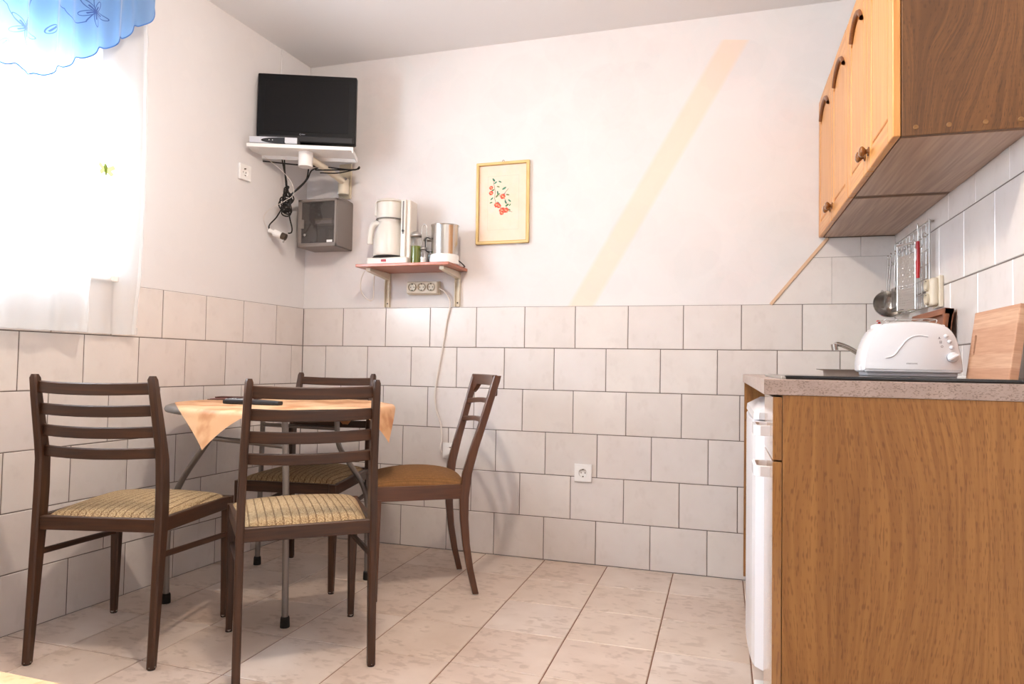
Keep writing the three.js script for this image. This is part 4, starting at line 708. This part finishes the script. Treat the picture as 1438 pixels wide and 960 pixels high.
  part('rim', [rb(-0.012, 0.014, 0.2, 0.22, -0.19, 0.19, 0.002, 'z'), rb(-0.012, 0.014, 0.0, 0.02, -0.19, 0.19, 0.002, 'z'), rb(-0.012, 0.014, 0.0, 0.22, -0.19, -0.175, 0.002), rb(-0.012, 0.014, 0.0, 0.22, 0.175, 0.19, 0.002)], M.brownWood, wb);
}
{ // upper cabinets
  const CX = 2.56, y0 = 1.483, y1 = 2.07, XW = WX - CX - 0.002;
  const cab = (label, z0, z1) => {
    const t = thing('wall_cupboard', label, 'cupboard', [CX, y0, (z0 + z1) / 2]), h = (z1 - z0) / 2 - 0.0005, Hh = y1 - y0;
    part('bottom_panel', rb(0.001, XW, 0.0, 0.018, -h + 0.0185, h - 0.0185, 0.001, 'z'), M.oakUnder, t);
    part('top_panel', rb(0.001, XW, Hh - 0.018, Hh - 0.001, -h + 0.0185, h - 0.0185, 0.001, 'z'), M.oakDark, t);
    part('back_panel', rb(XW - 0.008, XW, 0.018, Hh - 0.018, -h + 0.018, h - 0.018, 0.001), M.oakDark, t);
    for (const s of [-1, 1]) {
      const sp2 = part('side_panel', rb(0.0, XW, 0.0005, Hh - 0.001, s < 0 ? -h : h - 0.018, s < 0 ? -h + 0.018 : h, 0.0015), M.oakDark, t);
      if (s > 0) for (const x of [0.03, 0.1, 0.175, 0.245]) part('screw_cap', at(lathe([[0, 0.0012], [0.0028, 0.001], [0.0036, 0.0022], [0.0055, 0.0016], [0.006, 0]], 16), x, 0.02, h, Math.PI / 2), M.screwCap, sp2);
    }
    const dw = (h * 2 - 0.006) / 2;
    for (const s of [-1, 1]) {
      const a = s < 0 ? -h + 0.001 : 0.0015, b = a + dw, F = -0.02, st = 0.05, mid = (a + b) / 2, iw = dw - 2 * st;
      const arch = (q) => Hh - 0.11 + 0.05 * Math.pow(Math.cos(Math.min(1, Math.abs(q)) * Math.PI / 2), 0.8); // q in -1..1
      const top = [[a + st, Hh - 0.002], [a + st, arch(1)]]; for (let i = 1; i <= 16; i++) top.push([a + st + iw * i / 16, arch(i / 8 - 1)]); top.push([b - st, Hh - 0.002]);
      const topG = extrude(top.map(([z, y]) => [z, y]), 0.018, 0.001); topG.rotateY(-Math.PI / 2); at(topG, -0.001, 0, 0);
      const d = part('door', [rb(F, -0.001, 0.001, Hh - 0.001, a, a + st, 0.004), rb(F, -0.001, 0.001, Hh - 0.001, b - st, b, 0.004), rb(F, -0.001, 0.001, 0.058, a + st - 0.002, b - st + 0.002, 0.004, 'z'), uvm(topG, 'z')], M.oakDoor, t);
      const pp = [[a + st + 0.012, 0.07], [b - st - 0.012, 0.07]]; for (let i = 16; i >= 0; i--) pp.push([a + st + 0.012 + (iw - 0.024) * i / 16, arch(i / 8 - 1) - 0.016]);
      const pG = extrude(pp, 0.006, 0.006); pG.rotateY(-Math.PI / 2); at(pG, -0.0065, 0, 0);
      part('raised_panel', [uvm(pG, 'y'), box(-0.012, -0.004, 0.05, Hh - 0.05, a + st - 0.006, b - st + 0.006)], M.oakDoor, d);
      const ap = []; for (let i = 0; i <= 12; i++) { const q = i / 6 - 1; ap.push([F - 0.001, arch(q) + 0.006, mid + q * iw * 0.42]); }
      part('arch_moulding', tube(ap, 0.0085, 40, 8), M.oakTrim, d, 'dark carved arch moulding');
      part('knob', at(lathe([[0, 0.026], [0.009, 0.0255], [0.0145, 0.022], [0.0155, 0.017], [0.011, 0.011], [0.0065, 0.008], [0.0065, 0.004], [0.0125, 0.003], [0.013, 0], [0, 0]], 24), F, 0.052, s < 0 ? b - 0.024 : a + 0.024, 0, 0, Math.PI / 2), M.knob, d, 'turned brown knob');
    }
    return t;
  };
  cab('far oak wall cupboard, hung against the white back wall above the utensil rack', 0.002, 0.72);
  cab('near oak wall cupboard whose dark veneered side faces into the room', 0.722, 1.34);
}
{ // utensil rack on the right wall
  const X = WX - 0.018, t = thing('utensil_rack', 'wire grid rack with hooks hung on the tiles beneath the cupboards', 'rack', [X, 1.138, 0.327]), zh = 0.238, h = 0.294;
  part('frame', [rod([0, 0, -zh], [0, 0, zh], 0.003), rod([0, h, -zh], [0, h, zh], 0.003), rod([0, 0, -zh], [0, h, -zh], 0.003), rod([0, 0, zh], [0, h, zh], 0.003)], M.steelRough, t);
  for (let i = 1; i < 9; i++) part('wire', rod([0.003, 0, -zh + i * zh * 2 / 9], [0.003, h, -zh + i * zh * 2 / 9], 0.0016, 6), M.steel, t);
  for (let i = 1; i < 6; i++) part('wire', rod([-0.001, i * h / 6, -zh], [-0.001, i * h / 6, zh], 0.0016, 6), M.steel, t);
  for (const z of [-0.2, -0.14, -0.08, -0.01, 0.06, 0.13, 0.2]) part('hook', tube([[0.002, h - 0.046, z], [-0.006, h - 0.036, z], [-0.01, h - 0.05, z], [-0.014, h - 0.085, z], [-0.026, h - 0.094, z], [-0.036, h - 0.084, z], [-0.036, h - 0.074, z]], 0.0016, 30, 6), M.steel, t);
  part('mount', [rod([0, h, -zh + 0.02], [0.017, h, -zh + 0.02], 0.003), rod([0, h, zh - 0.02], [0.017, h, zh - 0.02], 0.003), rod([0, 0.01, zh - 0.02], [0.017, 0.01, zh - 0.02], 0.003)], M.steelRough, t);
  const l = thing('ladle', 'shiny steel ladle hanging from the wire rack, its bowl turned to the room', 'ladle', [2.778, 1.365, 0.19]);
  const bw = lathe([[0.001, -0.05], [0.02, -0.047], [0.04, -0.034], [0.052, -0.014], [0.056, 0], [0.054, 0.0], [0.05, -0.014], [0.038, -0.032], [0.019, -0.0445], [0.001, -0.0475]], 36);
  part('bowl', at(bw, -0.01, -0.185, 0.012, Math.PI / 2 - 0.35, -0.35, 0), M.steel, l);
  part('handle', prism([{ c: [0, 0, 0], a: [0.002, 0, 0], b: [0, 0, 0.009] }, { c: [-0.004, -0.07, 0.0], a: [0.0022, 0, 0], b: [0, 0, 0.007] }, { c: [-0.008, -0.135, 0.0], a: [0.0022, 0, 0], b: [0, 0, 0.006] }], 0.001), M.steel, l);
  part('eye', at(new THREE.TorusGeometry(0.008, 0.0018, 6, 18), 0, 0.007, 0, 0, Math.PI / 2, 0), M.steel, l);
  const sp = (label, z, slots) => {
    const u = thing(slots ? 'slotted_spatula' : 'skimmer', label, slots ? 'spatula' : 'skimmer', [2.78, 1.365, z]);
    part('handle', prism([{ c: [0, 0, 0], a: [0.002, 0, 0], b: [0, 0, 0.009] }, { c: [-0.004, -0.13, 0], a: [0.002, 0, 0], b: [0, 0, 0.006] }], 0.001), M.steel, u);
    part('eye', at(new THREE.TorusGeometry(0.008, 0.0018, 6, 18), 0, 0.007, 0, 0, Math.PI / 2, 0), M.steel, u);
    if (slots) part('blade', [[-0.035, 0.035, -0.14, -0.128], [-0.035, 0.035, -0.22, -0.205], ...[-0.035, -0.018, -0.001, 0.016, 0.029].map((a) => [a, a + 0.006, -0.21, -0.13])].map(([a, b, c, d]) => box(-0.006, -0.004, c, d, a, b)), M.steel, u);
    else part('head', at(lathe([[0, 0], [0.03, 0.003], [0.042, 0.01], [0.043, 0.012], [0.03, 0.005], [0, 0.002]], 28), -0.01, -0.165, 0, 0, 0, Math.PI / 2), M.steel, u);
    return u;
  };
  sp('steel slotted spatula on the rack between the ladle and the grater', 0.25, true); sp('round steel skimmer hanging on the rack behind the ladle', 0.13, false);
  const g = thing('grater', 'flat steel grater with pierced holes hanging on the wire rack', 'grater', [2.772, 1.37, 0.45], -Math.PI / 2 + 0.36);
  part('frame', [rod([-0.05, 0, 0], [-0.05, -0.235, 0], 0.003), rod([0.05, 0, 0], [0.05, -0.235, 0], 0.003), rod([-0.05, 0, 0], [0.05, 0, 0], 0.003), rod([-0.05, -0.235, 0], [0.05, -0.235, 0], 0.003)], M.steel, g);
  const holes = []; for (let i = 0; i < 6; i++) for (let k = 0; k < 8; k++) { const x = -0.038 + i * 0.0152 + (k % 2 ? 0.004 : -0.002), y = -0.05 - k * 0.0115; const c = []; for (let q = 0; q < 8; q++) c.push([x + 0.003 * Math.cos(-q * 0.785), y + 0.003 * Math.sin(-q * 0.785)]); holes.push(c); }
  part('pierced_plate', at(extrude([[-0.048, -0.145], [0.048, -0.145], [0.048, -0.04], [-0.048, -0.04]], 0.001, 0, 6, holes), 0, 0, 0), M.steelRough, g);
  part('slicing_blade', rb(-0.04, 0.04, -0.153, -0.149, -0.002, 0.004, 0.001), M.steel, g);
  const h2 = []; for (let i = 0; i < 10; i++) for (let k = 0; k < 7; k++) { const x = -0.041 + i * 0.0091, y = -0.165 - k * 0.0088; h2.push([[x, y], [x + 0.002, y - 0.003], [x + 0.004, y], [x + 0.002, y + 0.003]].reverse()); }
  part('pierced_plate', at(extrude([[-0.048, -0.23], [0.048, -0.23], [0.048, -0.157], [-0.048, -0.157]], 0.001, 0, 4, h2), 0, 0, 0), M.steelRough, g);
  const r = thing('red_handled_peeler', 'red-handled kitchen peeler on the rack to the right of the grater', 'peeler', [2.782, 1.36, 0.56]);
  part('handle', prism([[0, 0.007], [-0.03, 0.0095], [-0.08, 0.009], [-0.125, 0.005]].map(([y, w]) => ({ c: [0, y, 0], a: [0.005, 0, 0], b: [0, 0, w] })), 0.003), M.red, r);
  part('label_strip', rb(-0.0062, -0.005, -0.065, -0.025, -0.004, 0.004, 0.0004), M.white, r); part('hanging_loop', [tube([[0, 0, 0], [0, 0.04, -0.004], [0, 0.062, 0], [0, 0.04, 0.004], [0, 0, 0.002]], 0.0014, 30, 6)], M.steel, r);
  const d = thing('double_socket', 'cream double socket block on the tiles to the right of the utensil rack', 'socket', [WX, 1.18, 0.615], -Math.PI / 2);
  part('housing', [rb(-0.04, 0.04, -0.052, 0.052, 0, 0.014, 0.004), rb(-0.034, 0.034, -0.047, 0.047, 0.01, 0.036, 0.012, 'y', 4)], M.cream, d);
  for (const y of [-0.023, 0.023]) socketFace(d, 0, y, 0.0355, 0.0185, M.creamDark, true);
}
{ // ceiling lamp that lights the room, above the picture
  const t = thing('ceiling_lamp', 'small warm bulb in a white ceiling lampholder above the middle of the room', 'lamp', [LAMP[0], H, LAMP[2]]);
  part('rose', lathe([[0, 0], [0.05, 0], [0.048, -0.02], [0.02, -0.03], [0, -0.03]].reverse(), 28), M.white, t);
  part('lampholder', cyl(0.02, 0.02, -0.1, -0.025, 20), M.white, t);
  part('bulb', at(new THREE.SphereGeometry(0.048, 24, 16), 0, H * 0 + LAMP[1] - H, 0), std({ color: '#ffffff', emissive: new THREE.Color(1, 0.8, 0.55), emissiveIntensity: 4 }), t);
}
renderer.render(scene, camera);
